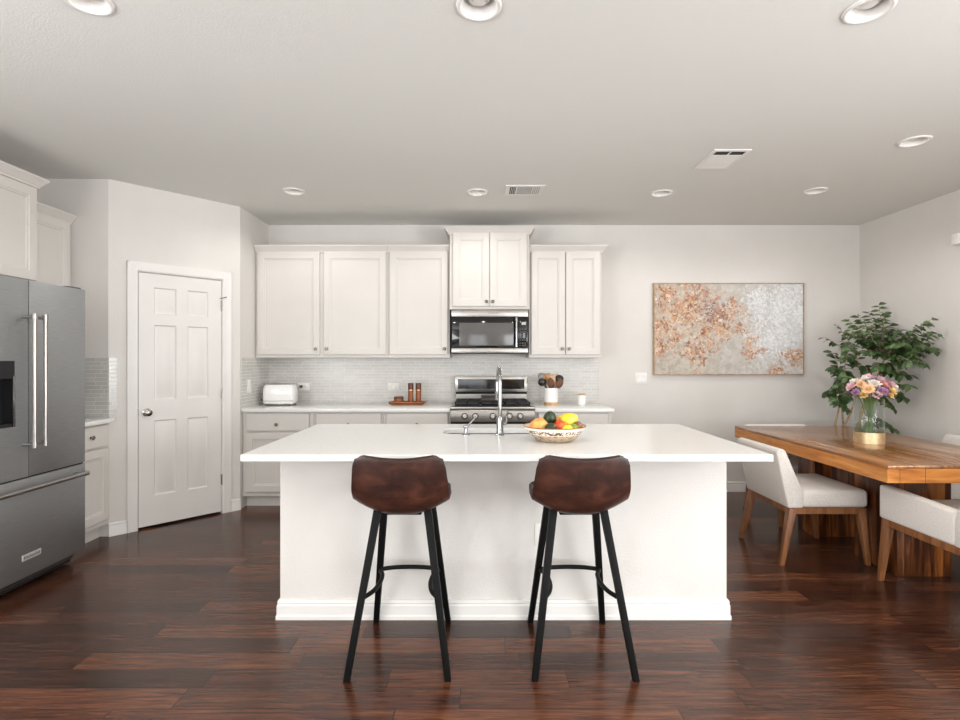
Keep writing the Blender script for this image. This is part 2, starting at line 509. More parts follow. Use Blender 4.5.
def cyl(bm, p0, p1, r0, r1=None, n=24):
    return tube(bm, [p0, p1], [r0, r0 if r1 is None else r1], n)

def lathe(bm, prof, c=(0, 0, 0), n=36, axis='z', closed=False, sx=1.0):
    """prof: list of (radius, height). radius 0 ends close to a pole."""
    rings = []
    def P(r, h, a):
        if axis == 'z':
            return (c[0] + r * sx * math.cos(a), c[1] + r * math.sin(a), c[2] + h)
        if axis == 'y':
            return (c[0] + r * math.cos(a), c[1] + h, c[2] + r * math.sin(a))
        return (c[0] + h, c[1] + r * math.cos(a), c[2] + r * math.sin(a))
    t = new()
    for r, h in prof:
        if r < 1e-6:
            rings.append([t.verts.new(P(0, h, 0))])
        else:
            rings.append([t.verts.new(P(r, h, 2 * PI * k / n)) for k in range(n)])
    m = len(rings)
    for i in range(m if closed else m - 1):
        a, b = rings[i], rings[(i + 1) % m]
        for k in range(n):
            k2 = (k + 1) % n
            if len(a) == 1 and len(b) == 1:
                continue
            if len(a) == 1:
                t.faces.new((a[0], b[k2], b[k]))
            elif len(b) == 1:
                t.faces.new((a[k], a[k2], b[0]))
            else:
                t.faces.new((a[k], a[k2], b[k2], b[k]))
    bmesh.ops.recalc_face_normals(t, faces=t.faces)
    join(bm, t)
    return bm

def blob(bm, c, r, n=20, M=None):
    t = new()
    bmesh.ops.create_uvsphere(t, u_segments=n, v_segments=max(8, n // 2 + 2), radius=1.0)
    rx, ry, rz = r if isinstance(r, (tuple, list)) else (r, r, r)
    bmesh.ops.scale(t, vec=(rx, ry, rz), verts=t.verts)
    if M is not None:
        bmesh.ops.transform(t, matrix=M, verts=t.verts)
    bmesh.ops.translate(t, vec=c, verts=t.verts)
    join(bm, t)
    return bm

def rings_rect(bm, rects, close_last=True, close_first=True):
    """nested rectangles [(x0,x1,z0,z1,y)] bridged in order (used for panelled doors)"""
    t = new()
    L = []
    for x0, x1, z0, z1, y in rects:
        L.append([t.verts.new(p) for p in ((x0, y, z0), (x1, y, z0), (x1, y, z1), (x0, y, z1))])
    for a, b in zip(L, L[1:]):
        for i in range(4):
            j = (i + 1) % 4
            t.faces.new((a[i], a[j], b[j], b[i]))
    if close_first:
        t.faces.new(L[0])
    if close_last:
        t.faces.new(L[-1])
    bmesh.ops.recalc_face_normals(t, faces=t.faces)
    join(bm, t)
    return bm

def text_bm(s, size, depth=0.0006):
    cu = bpy.data.curves.new('tmp_text', 'FONT')
    cu.body, cu.size, cu.extrude = s, size, depth
    cu.align_x, cu.align_y = 'CENTER', 'CENTER'
    o = bpy.data.objects.new('tmp_text', cu)
    C.objects.link(o)
    dg = bpy.context.evaluated_depsgraph_get()
    me = o.evaluated_get(dg).to_mesh()
    bm = new()
    bm.from_mesh(me)
    bpy.data.objects.remove(o)
    bpy.data.curves.remove(cu)
    return bm

def obj(name, bm, mat, parent=None, loc=None, rotz=0.0, smooth=32):
    me = bpy.data.meshes.new(name)
    bm.to_mesh(me)
    bm.free()
    if smooth:
        for p in me.polygons:
            p.use_smooth = True
        me.set_sharp_from_angle(angle=R(smooth))
    me.materials.append(MT[mat] if isinstance(mat, str) else mat)
    o = bpy.data.objects.new(name, me)
    C.objects.link(o)
    if loc is not None:
        o.location = loc
    o.rotation_euler = (0, 0, rotz)
    if parent is not None:
        o.parent = parent
    return o

def tag(o, label, cat, group=None):
    o['label'], o['category'] = label, cat
    if group:
        o['group'] = group
    return o

def thing(name, label, cat, loc=(0, 0, 0), rotz=0.0, group=None):
    o = bpy.data.objects.new(name, None)
    o.empty_display_size = 0.05
    C.objects.link(o)
    o.location = loc
    o.rotation_euler = (0, 0, rotz)
    return tag(o, label, cat, group)

def struct(name, bm, mat, loc=None, rotz=0.0, label=None, parent=None, smooth=32):
    o = obj(name, bm, mat, parent, loc, rotz, smooth)
    if parent is None:
        o['kind'] = 'structure'
    if label:
        o['label'] = label
    return o

def dup(root, loc, rotz, label=None, group=None):
    r = root.copy()
    C.objects.link(r)
    r.location, r.rotation_euler = loc, (0, 0, rotz)
    if label:
        r['label'] = label
    if group:
        r['group'] = group
    for ch in list(root.children):
        c = ch.copy()
        C.objects.link(c)
        c.parent = r
        for g in list(ch.children):
            d = g.copy()
            C.objects.link(d)
            d.parent = c
    return r

def spline(pts, n):
    """Catmull-Rom through pts, n samples"""
    P = [Vector(p) for p in pts]
    out = []
    for i in range(n):
        t = i / (n - 1) * (len(P) - 1)
        k = min(int(t), len(P) - 2)
        f = t - k
        p1, p2 = P[k], P[k + 1]
        p0 = P[k - 1] if k > 0 else p1 * 2 - p2
        p3 = P[k + 2] if k + 2 < len(P) else p2 * 2 - p1
        out.append(0.5 * ((2 * p1) + (p2 - p0) * f + (2 * p0 - 5 * p1 + 4 * p2 - p3) * f * f + (3 * p1 - p0 - 3 * p2 + p3) * f ** 3))
    return out

# ------------------------------------------------------------------ the room
H = 2.745
BW = 5.46            # back wall
RW = 3.911           # right wall
LW = -3.45           # left wall
FW = -4.0            # wall behind the camera
P1 = Vector((-2.853, 4.068))
P2 = Vector((-2.176, 4.806))
D = (P2 - P1)
DL = D.length
DANG = math.atan2(D.y, D.x)

struct('floor', bx(new(), LW - 0.1, RW + 0.1, FW - 0.1, BW + 0.1, -0.1, 0.0), 'floor_planks')

LAMPS = [(-1.517, 2.046), (-0.004, 2.08), (1.54, 2.10), (2.758, 3.364), (-1.53, 4.36), (-0.02, 4.385), (1.51, 4.41), (2.757, 4.35)]
CAN_R = 0.070
def ceiling():
    bm = new()
    es = []
    def loop(pts):
        v = [bm.verts.new((p[0], p[1], H)) for p in pts]
        for i in range(len(v)):
            es.append(bm.edges.new((v[i], v[(i + 1) % len(v)])))
    loop([(LW - 0.1, FW - 0.1), (RW + 0.1, FW - 0.1), (RW + 0.1, BW + 0.1), (LW - 0.1, BW + 0.1)])
    for cx, cy in LAMPS:
        loop([(cx + CAN_R * math.cos(a * PI / 16), cy + CAN_R * math.sin(a * PI / 16)) for a in range(32)])
    bmesh.ops.triangle_fill(bm, edges=es, use_beauty=True, use_dissolve=False)
    r = bmesh.ops.extrude_face_region(bm, geom=bm.faces[:])
    bmesh.ops.translate(bm, vec=(0, 0, 0.12), verts=[g for g in r['geom'] if isinstance(g, bmesh.types.BMVert)])
    bmesh.ops.recalc_face_normals(bm, faces=bm.faces)
    return bm
struct('ceiling', ceiling(), 'ceiling_paint', smooth=20)

struct('wall_back', bx(new(), -2.276, RW + 0.1, BW, BW + 0.1, 0, H), 'wall_paint')
struct('wall_alcove', prism(new(), [(LW - 0.1, P1.y), (P1.x, P1.y), (P1.x - 0.05, P1.y + 0.1), (LW - 0.1, P1.y + 0.1)], 'z', 0, H), 'wall_paint')
struct('wall_recess', prism(new(), [(P2.x, P2.y), (P2.x, BW), (P2.x - 0.1, BW), (P2.x - 0.1, P2.y + 0.05)], 'z', 0, H), 'wall_paint')
cw = new()
bx(cw, LW - 0.1, LW, P1.y + 0.1, BW + 0.1, 0, H)
bx(cw, LW, -2.276, BW, BW + 0.1, 0, H)
struct('wall_closet', cw, 'wall_paint')  # unseen pantry walls, added to keep outside light from the door gap
# angled pantry wall, in its own frame: x along the wall, y into the pantry
DX0, DX1, DZ = 0.195 * DL, 0.842 * DL, 2.062
pw = new()
bx(pw, 0, DX0 - 0.012, 0, 0.1, 0, H)
bx(pw, DX1 + 0.012, DL, 0, 0.1, 0, H)
bx(pw, DX0 - 0.012, DX1 + 0.012, 0, 0.1, DZ + 0.012, H)
struct('wall_pantry', pw, 'wall_paint', (P1.x, P1.y, 0), DANG)

def wall_with_windows(axis, at0, at1, lo, hi, wins, z0, z1):
    bm = new()
    def B(a, b, c, d):
        if axis == 'y':
            bx(bm, a, b, at0, at1, c, d)
        else:
            bx(bm, at0, at1, a, b, c, d)
    x = lo
    for a, b in wins:
        B(x, a, 0, H)
        B(a, b, 0, z0)
        B(a, b, z1, H)
        x = b
    B(x, hi, 0, H)
    return bm
struct('wall_front', wall_with_windows('y', FW - 0.1, FW, LW - 0.1, RW + 0.1, WIN, 0.45, 2.25), 'wall_paint')
struct('wall_right', wall_with_windows('x', RW, RW + 0.1, FW, BW, [FILLWIN_R], 0.18, 2.32), 'wall_paint')
struct('wall_left', wall_with_windows('x', LW - 0.1, LW, FW, P1.y + 0.1, [FILLWIN_L], 0.48, 2.32), 'wall_paint')
def win_frame(axis, at, a, b, z0, z1):
    bm = new()
    t = 0.05
    def B(p, q, c, d):
        if axis == 'y':
            bx(bm, p, q, at - 0.03, at + 0.03, c, d)
        else:
            bx(bm, at - 0.03, at + 0.03, p, q, c, d)
    B(a, a + t, z0, z1); B(b - t, b, z0, z1); B(a, b, z0, z0 + t); B(a, b, z1 - t, z1)
    m = (a + b) / 2
    B(m - 0.02, m + 0.02, z0, z1)
    return bm
wi = 1
for a, b in WIN:
    struct('window_%d' % wi, win_frame('y', FW - 0.06, a, b, 0.45, 2.25), 'trim_white'); wi += 1
struct('window_%d' % wi, win_frame('x', RW + 0.06, FILLWIN_R[0], FILLWIN_R[1], 0.18, 2.32), 'trim_white'); wi += 1  # frame of the added right window, out of view
struct('window_%d' % wi, win_frame('x', LW - 0.06, FILLWIN_L[0], FILLWIN_L[1], 0.48, 2.32), 'trim_white')  # frame around the added left fill light, out of view

# baseboards (profile: thickness against height)
BBP = [(0, 0), (-0.018, 0), (-0.018, 0.018), (-0.014, 0.026), (-0.014, 0.072), (-0.010, 0.080), (-0.012, 0.088), (-0.008, 0.100), (0, 0.102)]
def base_run(L, x0=0.0):
    return prism(new(), BBP, 'x', x0, L)
struct('baseboard_back', base_run(RW, 1.215), 'trim_white', (0, BW, 0))
struct('baseboard_right', base_run(BW - 0.95 - 0.02), 'trim_white', (RW, BW - 0.02, 0), R(-90))
bl = new()
prism(bl, BBP, 'x', 0.0, 0.119 * DL)
prism(bl, BBP, 'x', 0.894 * DL, DL)
struct('baseboard_pantry', bl, 'trim_white', (P1.x, P1.y, 0), DANG)

# pantry door with casing
def casing():
    bm = new()
    W_ = 0.074
    prof = [(0.0, 0.0), (0.0, -0.012), (0.010, -0.018), (0.045, -0.015), (0.062, -0.020), (W_, -0.020), (W_, 0.0)]
    # vertical jambs: profile x outward
    prism(bm, [(DX0 - p[0], p[1]) for p in prof], 'z', 0, DZ + W_)
    prism(bm, [(DX1 + p[0], p[1]) for p in prof], 'z', 0, DZ + W_)
    prism(bm, [(p[1], DZ + p[0]) for p in prof], 'x', DX0 - W_, DX1 + W_)
    # jamb linings inside the opening
    bx(bm, DX0 - 0.012, DX0 + 0.003, 0.0, 0.1, 0, DZ + 0.012)
    bx(bm, DX1 - 0.003, DX1 + 0.012, 0.0, 0.1, 0, DZ + 0.012)
    bx(bm, DX0 - 0.012, DX1 + 0.012, 0.0, 0.1, DZ - 0.003, DZ + 0.012)
    return bm
struct('trim_1', casing(), 'trim_white', (P1.x, P1.y, 0), DANG, label='white moulded casing around the pantry door')

def six_panel_door():
    bm = new()
    x0, x1, z0, z1 = DX0 + 0.007, DX1 - 0.006, 0.018, DZ - 0.007
    t = 0.036
    y0 = 0.002
    bx(bm, x0, x1, y0 + 0.013, y0 + t, z0, z1)
    W_ = x1 - x0
    st = 0.108
    mid = 0.085
    cols = [(x0 + st, x0 + W_ / 2 - mid / 2), (x0 + W_ / 2 + mid / 2, x1 - st)]
    rows = [(0.255, 0.865), (1.030, 1.640), (1.725, 1.945)]
    # stiles and rails
    for a, b in ((x0, cols[0][0]), (cols[0][1], cols[1][0]), (cols[1][1], x1)):
        bx(bm, a, b, y0, y0 + 0.0135, z0, z1)
    zs = [z0] + [v for r in rows for v in r] + [z1]
    for i in range(0, len(zs), 2):
        for a, b in cols:
            bx(bm, a, b, y0, y0 + 0.0135, zs[i], zs[i + 1])
    for a, b in cols:
        for c, d in rows:
            rings_rect(bm, [(a, b, c, d, y0), (a + 0.010, b - 0.010, c + 0.010, d - 0.010, y0 + 0.012), (a + 0.020, b - 0.020, c + 0.020, d - 0.020, y0 + 0.012), (a + 0.042, b - 0.042, c + 0.042, d - 0.042, y0 + 0.003)], True, False)
    return bm
door = struct('door_1', six_panel_door(), 'door_white', (P1.x, P1.y, 0), DANG, label='white six panel pantry door in the angled wall')
kx, kz = DX0 + 0.062, 0.935
kb = lathe(new(), [(0.0, 0.003), (0.032, 0.003), (0.032, -0.004), (0.012, -0.010), (0.011, -0.030), (0.022, -0.038), (0.029, -0.050), (0.027, -0.060), (0.016, -0.066), (0, -0.067)], (kx, 0, kz), 28, 'y')
obj('door_knob', kb, 'nickel', door)
for hz in (0.30, 1.06, 1.83):
    hb = new()
    bx(hb, DX1 - 0.010, DX1 + 0.002, -0.004, 0.002, hz - 0.045, hz + 0.045)
    cyl(hb, (DX1 - 0.003, -0.006, hz - 0.047), (DX1 - 0.003, -0.006, hz + 0.047), 0.0055, n=12)
    obj('hinge', hb, 'nickel', door)
obj('latch_plate', bx(new(), DX0 + 0.001, DX0 + 0.007, -0.003, 0.003, kz - 0.028, kz + 0.028), 'dark_nickel', door)
hs = new()
tube(hs, [(DX1 - 0.004, -0.006, 1.90), (DX1 - 0.004, -0.03, 1.90), (DX1 - 0.03, -0.035, 1.895)], 0.004, 8)
tube(hs, [(DX1 - 0.004, -0.008, 1.90), (DX1 + 0.028, -0.03, 1.912)], 0.004, 8)
obj('hinge_stop', hs, 'nickel', door)

# tiled backsplashes
bs = new()
bx(bs, -2.170, 1.216, BW - 0.008, BW, 0.90, 1.40)
struct('trim_2', bs, 'glass_tile', label='pale glass tile backsplash along the back wall')
bs2 = new()
bx(bs2, P2.x, P2.x + 0.008, P2.y + 0.03, BW - 0.008, 0.90, 1.378)
bx(bs2, P2.x, P2.x + 0.009, P2.y + 0.02, P2.y + 0.03, 0.90, 1.380)
struct('trim_3', bs2, 'glass_tile', label='short return of glass tile beside the pantry wall')
struct('trim_4', bx(new(), LW, P1.x, P1.y - 0.008, P1.y, 0.90, 1.372), 'glass_tile', label='glass tile backsplash behind the counter by the refrigerator')
struct('trim_5', bx(new(), 0.002, 0.052, -0.009, 0, 0.90, 1.378), 'glass_tile', (P1.x, P1.y, 0), DANG, label='narrow glass tile strip on the pantry wall edge')

# ------------------------------------------------------------------ cabinets
def shaker(x0, x1, z0, z1, y=0.0, t=0.020, st=0.058):
    return rings_rect(new(), [
        (x0, x1, z0, z1, y), (x0, x1, z0, z1, y - t + 0.003), (x0 + 0.003, x1 - 0.003, z0 + 0.003, z1 - 0.003, y - t),
        (x0 + st, x1 - st, z0 + st, z1 - st, y - t), (x0 + st + 0.004, x1 - st - 0.004, z0 + st + 0.004, z1 - st - 0.004, y - t + 0.006),
        (x0 + st + 0.014, x1 - st - 0.014, z0 + st + 0.014, z1 - st - 0.014, y - t + 0.007), (x0 + st + 0.017, x1 - st - 0.017, z0 + st + 0.017, z1 - st - 0.017, y - t + 0.015)])
def slab_front(x0, x1, z0, z1, y=0.0, t=0.020):
    return rings_rect(new(), [(x0, x1, z0, z1, y), (x0, x1, z0, z1, y - t + 0.005), (x0 + 0.006, x1 - 0.006, z0 + 0.006, z1 - 0.006, y - t)])
def knob_bm(x, z, y):
    return lathe(new(), [(0.0, 0), (0.009, 0), (0.006, -0.006), (0.006, -0.014), (0.014, -0.018), (0.016, -0.023), (0.011, -0.029), (0, -0.030)], (x, y, z), 20, 'y')
def front(root, kind, x0, x1, z0, z1, knob, y=0.0):
    b = (shaker if kind == 'door' else slab_front)(x0, x1, z0, z1, y - 0.004)
    f = obj(kind, b, 'cabinet_white', root, smooth=20)
    if knob:
        obj('knob', knob_bm(knob[0], knob[1], y - 0.024), 'dark_nickel', f)
    return f
CROWN = [(0.0, 0.0), (-0.012, 0.0), (-0.014, 0.012), (-0.024, 0.022), (-0.034, 0.040), (-0.046, 0.052), (-0.050, 0.056), (-0.050, 0.068), (0.0, 0.068)]
def crown_bm(x0, x1, dep, z, left=True, right=True):
    """mitred crown around front and exposed sides; front face at y=0"""
    t = new()
    rows = []
    for o_, h in CROWN:
        e = -o_
        pts = []
        xl = x0 - (e if left else 0)
        xr = x1 + (e if right else 0)
        pts = [(xl, dep, z + h), (xl, -e, z + h), (xr, -e, z + h), (xr, dep, z + h)]
        rows.append([t.verts.new(p) for p in pts])
    for a, b in zip(rows, rows[1:]):
        for i in range(3):
            t.faces.new((a[i], a[i + 1], b[i + 1], b[i]))
        t.faces.new((a[0], b[0], b[3], a[3]))
    t.faces.new(rows[0])
    t.faces.new(rows[-1])
    bmesh.ops.recalc_face_normals(t, faces=t.faces)
    return t

def upper(name, label, loc, rotz, w_, dep, h, doors, crown=None, group=None, cl=True, cr=True, crown_drop=0.012):
    """loc: front-left-bottom of the box; doors: (x0,x1,z0,z1,knob)"""
    r = thing(name, label, 'cabinet', loc, rotz, group)
    obj('cabinet_body', bx(new(), 0, w_, 0, dep, 0, h, 0.002, 1), 'cabinet_white', r)
    for d in doors:
        front(r, 'door', *d)
    if crown:
        obj('crown_moulding', crown_bm(0, w_, dep, h - crown_drop, cl, cr), 'cabinet_white', r, smooth=25)
    return r
GU = 'white wall cabinets'
UF = 5.13
UZ = 1.377
UH = 2.405 - UZ
XA = P2.x + 0.004
def rel(x0, lst):
    return [(a - x0, b - x0, c, d, (k[0] - x0, k[1])) for a, b, c, d, k in lst]
upper('wall_cabinet', 'wide white two door wall cabinet above the toaster, left of the single door one', (XA, UF, UZ), 0, -0.891 - XA, BW - 0.01 - UF, UH,
      rel(XA, [(-2.148, -1.547, 0.030, 1.018, (-1.580, 0.085)), (-1.507, -0.908, 0.030, 1.018, (-1.474, 0.085))]), True, GU, False, False)
upper('wall_cabinet', 'white single door wall cabinet directly left of the microwave', (-0.889, UF, UZ), 0, -0.292 + 0.889, BW - 0.01 - UF, UH,
      rel(-0.889, [(-0.870, -0.312, 0.030, 1.018, (-0.342, 0.085))]), True, GU, False, False)
upper('wall_cabinet', 'raised white two door wall cabinet above the microwave', (-0.288, 5.05, 1.838), 0, 0.757, BW - 0.01 - 5.05, 2.560 - 1.838,
      rel(-0.288, [(-0.259, 0.0885, 0.027, 0.725, (0.062, 0.070)), (0.0935, 0.447, 0.027, 0.725, (0.122, 0.070))]), True, GU, True, True)
upper('wall_cabinet', 'tall white two door wall cabinet right of the microwave, above the utensil crock', (0.473, UF, UZ), 0, 1.176 - 0.473, BW - 0.01 - UF, UH,
      rel(0.473, [(0.494, 0.821, 0.030, 1.018, (0.793, 0.085)), (0.829, 1.157, 0.030, 1.018, (0.857, 0.085))]), True, GU, False, True)
# left wall: over the refrigerator, and the next one
upper('wall_cabinet', 'deep white cabinet high above the refrigerator on the left wall', (-2.99, 2.64, 1.86), R(90), 0.935, 0.455, 2.524 - 1.86,
      [(0.025, 0.460, 0.025, 0.640, (0.43, 0.07)), (0.470, 0.910, 0.025, 0.640, (0.50, 0.07))], True, GU, True, True)
upper('wall_cabinet', 'narrow white wall cabinet behind the refrigerator, above the tiled corner counter', (-3.14, 3.58, UZ), R(90), P1.y - 0.004 - 3.58, 0.305, UH,
      [(0.02, 0.455, 0.030, 1.018, (0.05, 0.085))], True, GU, False, False)

GB = 'white base cabinets'
BFACE = 4.86
def base_cab(label, loc, rotz, w_, dep, fronts, fill=None):
    r = thing('base_cabinet', label, 'cabinet', loc, rotz, GB)
    obj('cabinet_body', bx(new(), 0, w_, 0, dep, 0.105, 0.880, 0.002, 1), 'cabinet_white', r)
    obj('toe_kick', bx(new(), 0.0, w_, 0.070, dep, 0.0, 0.105), 'cabinet_white', r)
    for f in fronts:
        front(r, *f)
    return r
def two(x0, x1):
    """drawer over door pair fronts for a base cabinet spanning x0..x1"""
    return [('drawer', x0, x1, 0.705, 0.866, ((x0 + x1) / 2, 0.768))]
bd = BW - 0.012 - BFACE
r1 = [('drawer', 0.035, 0.610, 0.705, 0.866, (0.318, 0.768)), ('door', 0.035, 0.610, 0.148, 0.690, (0.565, 0.64))]
base_cab('white base cabinet under the toaster, beside the pantry wall', (XA, BFACE, 0), 0, 0.648, bd, r1)
xb = XA + 0.650
base_cab('white middle base cabinet between the toaster one and the wooden tray one', (xb, BFACE, 0), 0, 0.636, bd, [('drawer', -1.498 - xb, -0.902 - xb, 0.705, 0.866, (-1.200 - xb, 0.768)), ('door', -1.498 - xb, -1.204 - xb, 0.148, 0.690, (-1.235 - xb, 0.64)), ('door', -1.196 - xb, -0.902 - xb, 0.148, 0.690, (-1.165 - xb, 0.64))])
xc = xb + 0.638
base_cab('white base cabinet under the pepper mills, left of the range', (xc, BFACE, 0), 0, -0.272 - xc, bd, [('drawer', -0.856 - xc, -0.292 - xc, 0.705, 0.866, (-0.575 - xc, 0.768)), ('door', -0.856 - xc, -0.578 - xc, 0.148, 0.690, (-0.61 - xc, 0.64)), ('door', -0.570 - xc, -0.292 - xc, 0.148, 0.690, (-0.54 - xc, 0.64))])
base_cab('white base cabinet under the utensil crock, right of the range', (0.502, BFACE, 0), 0, 0.700, bd, [('drawer', 0.03, 0.67, 0.705, 0.866, (0.35, 0.768)), ('door', 0.03, 0.346, 0.148, 0.690, (0.31, 0.64)), ('door', 0.354, 0.67, 0.148, 0.690, (0.39, 0.64))])
base_cab('white base cabinet beside the refrigerator on the left wall', (-2.845, 3.60, 0), R(90), P1.y - 0.012 - 3.60, 0.60, [('drawer', 0.03, 0.435, 0.705, 0.866, (0.24, 0.790)), ('door', 0.03, 0.435, 0.148, 0.690, (0.07, 0.64))])

def slab(bm, x0, x1, y0, y1):
    return bx(bm, x0, x1, y0, y1, 0.882, 0.914, 0.004, 2)
tag(obj('countertop', slab(new(), P2.x + 0.010, -0.272, 4.812, BW - 0.010), 'quartz'), 'white stone countertop left of the range, under the toaster', 'countertop', 'white stone countertops')
tag(obj('countertop', slab(new(), 0.500, 1.222, 4.812, BW - 0.010), 'quartz'), 'short white stone countertop right of the range, under the crock', 'countertop', 'white stone countertops')
tag(obj('countertop', slab(new(), LW + 0.004, -2.790, 3.60, P1.y - 0.011), 'quartz'), 'white stone countertop beside the refrigerator on the left wall', 'countertop', 'white stone countertops')

# ------------------------------------------------------------------ island
IX0, IX1, IY0, IY1 = -1.047, 1.292, 2.778, 3.600
isl = thing('kitchen_island', 'kitchen island with painted textured front and white baseboard behind the stools', 'island', ((IX0 + IX1) / 2, IY0, 0))
ox, oy = (IX0 + IX1) / 2, IY0
hw = (IX1 - IX0) / 2
idp = IY1 - IY0
obj('front_panel', bx(new(), -hw, hw, 0, 0.11, 0, 0.880), 'wall_paint', isl)
obj('side_panel', bx(new(), -hw, -hw + 0.06, 0.11, idp, 0, 0.880), 'wall_paint', isl)
obj('side_panel', bx(new(), hw - 0.06, hw, 0.11, idp, 0, 0.880), 'wall_paint', isl)
obj('cabinet_face', bx(new(), -hw + 0.06, hw - 0.06, idp - 0.02, idp, 0.10, 0.880), 'cabinet_white', isl)
for i in range(4):
    a = -hw + 0.08 + i * (2 * hw - 0.16) / 4
    b_ = a + (2 * hw - 0.16) / 4 - 0.008
    d_ = obj('door', shaker(-b_, -a, 0.13, 0.86), 'cabinet_white', isl, (0, idp, 0), PI, smooth=20)
    obj('knob', knob_bm(-b_ + 0.04, 0.80, -0.020), 'nickel', d_)
def around(prof):
    t = new()
    rows = []
    for o_, h in prof:
        e = -o_
        rows.append([t.verts.new(p) for p in ((-hw - e, idp - 0.03, h), (-hw - e, -e, h), (hw + e, -e, h), (hw + e, idp - 0.03, h))])
    for a, b in zip(rows, rows[1:]):
        for i in range(3):
            t.faces.new((a[i], a[i + 1], b[i + 1], b[i]))
    bmesh.ops.recalc_face_normals(t, faces=t.faces)
    return t
obj('baseboard', around(BBP[1:]), 'trim_white', isl, smooth=25)

SX0, SX1, SY0, SY1 = -0.222, 0.50, 3.160, 3.415
def island_top():
    bm = new()
    es = []
    def loop(pts):
        v = [bm.verts.new((p[0], p[1], 0.914)) for p in pts]
        for i in range(len(v)):
            es.append(bm.edges.new((v[i], v[(i + 1) % len(v)])))
    loop([(-1.116, 2.466), (1.366, 2.466), (1.366, 3.652), (-1.116, 3.652)])
    r = 0.07
    pts = []
    for cx, cy, a0 in ((SX1 - r, SY1 - r, 0), (SX0 + r, SY1 - r, 90), (SX0 + r, SY0 + r, 180), (SX1 - r, SY0 + r, 270)):
        for k in range(7):
            a = R(a0 + 15 * k)
            pts.append((cx + r * math.cos(a), cy + r * math.sin(a)))
    loop(pts)
    bmesh.ops.triangle_fill(bm, edges=es, use_beauty=True, use_dissolve=False)
    r_ = bmesh.ops.extrude_face_region(bm, geom=bm.faces[:])
    bmesh.ops.translate(bm, vec=(0, 0, -0.032), verts=[g for g in r_['geom'] if isinstance(g, bmesh.types.BMVert)])
    bmesh.ops.recalc_face_normals(bm, faces=bm.faces)
    return bm, pts
itop, sinkpts = island_top()
io = tag(obj('island_countertop', itop, 'quartz', smooth=25), 'large white stone countertop on the island with overhang over the stools', 'countertop', 'white stone countertops')
bv = io.modifiers.new('edge', 'BEVEL')
bv.width, bv.segments, bv.limit_method, bv.angle_limit = 0.003, 2, 'ANGLE', R(60)

sk = thing('kitchen_sink', 'undermount steel sink set into the island countertop behind the faucet', 'sink', ((SX0 + SX1) / 2, (SY0 + SY1) / 2, 0.70))
def basin():
    t = new()
    cx, cy = (SX0 + SX1) / 2, (SY0 + SY1) / 2
    rows = []
    for sc, z in ((1.03, 0.1815), (1.0, 0.1815), (0.985, 0.02), (0.94, 0.0), (0.02, -0.004)):
        rows.append([t.verts.new(((p[0] - cx) * sc, (p[1] - cy) * (sc if sc > 0.5 else 0.02), z)) for p in sinkpts])
    n = len(sinkpts)
    for a, b in zip(rows, rows[1:]):
        for i in range(n):
            j = (i + 1) % n
            t.faces.new((a[i], a[j], b[j], b[i]))
    t.faces.new(rows[-1])
    bmesh.ops.recalc_face_normals(t, faces=t.faces)
    return t
obj('basin', basin(), 'sink_steel', sk)
obj('drain', lathe(new(), [(0.045, 0.001), (0.045, 0.004), (0.03, 0.004), (0.02, 0.0015), (0, 0.0015)], (0, 0, 0), 24), 'chrome', sk)

fc = thing('kitchen_faucet', 'tall chrome pull-down gooseneck faucet standing on the island', 'faucet', (0.117, 3.105, 0.914))
obj('base', lathe(new(), [(0, 0), (0.027, 0), (0.027, 0.006), (0.021, 0.012), (0.020, 0.10), (0.017, 0.11), (0, 0.11)], (0, 0, 0), 28), 'chrome', fc)
pts = [(0, 0, 0.10), (0, 0, 0.20), (0, 0, 0.30)]
for k in range(0, 13):
    a = PI - k * PI / 12 * 1.03
    pts.append((-0.006 * (k / 12.0), 0.095 + 0.095 * math.cos(a), 0.31 + 0.085 * math.sin(a)))
obj('spout', tube(new(), pts, 0.0115, 16), 'chrome', fc)
end = pts[-1]
sh = new()
lathe(sh, [(0, 0), (0.016, 0), (0.018, -0.02), (0.019, -0.10), (0.016, -0.115), (0, -0.115)], (end[0], end[1], end[2] + 0.005), 20)
obj('spray_head', sh, 'chrome', fc)
lv = new()
cyl(lv, (0.02, 0, 0.07), (0.038, 0, 0.07), 0.011)
tube(lv, [(0.036, 0, 0.072), (0.040, 0, 0.11), (0.046, -0.004, 0.15)], [0.007, 0.006, 0.005], 10)
obj('lever_handle', lv, 'chrome', fc)

sd = thing('soap_dispenser', 'small chrome soap dispenser left of the faucet on the island', 'soap dispenser', (-0.083, 3.12, 0.914))
obj('base', lathe(new(), [(0, 0), (0.023, 0), (0.023, 0.005), (0.012, 0.010), (0.011, 0.040), (0.016, 0.046), (0.016, 0.056), (0, 0.058)], (0, 0, 0), 20), 'chrome', sd)
obj('spout', tube(new(), [(0, 0, 0.050), (0.02, 0.010, 0.062), (0.045, 0.022, 0.088), (0.058, 0.028, 0.104)], [0.007, 0.006, 0.0055, 0.005], 10), 'chrome', sd)

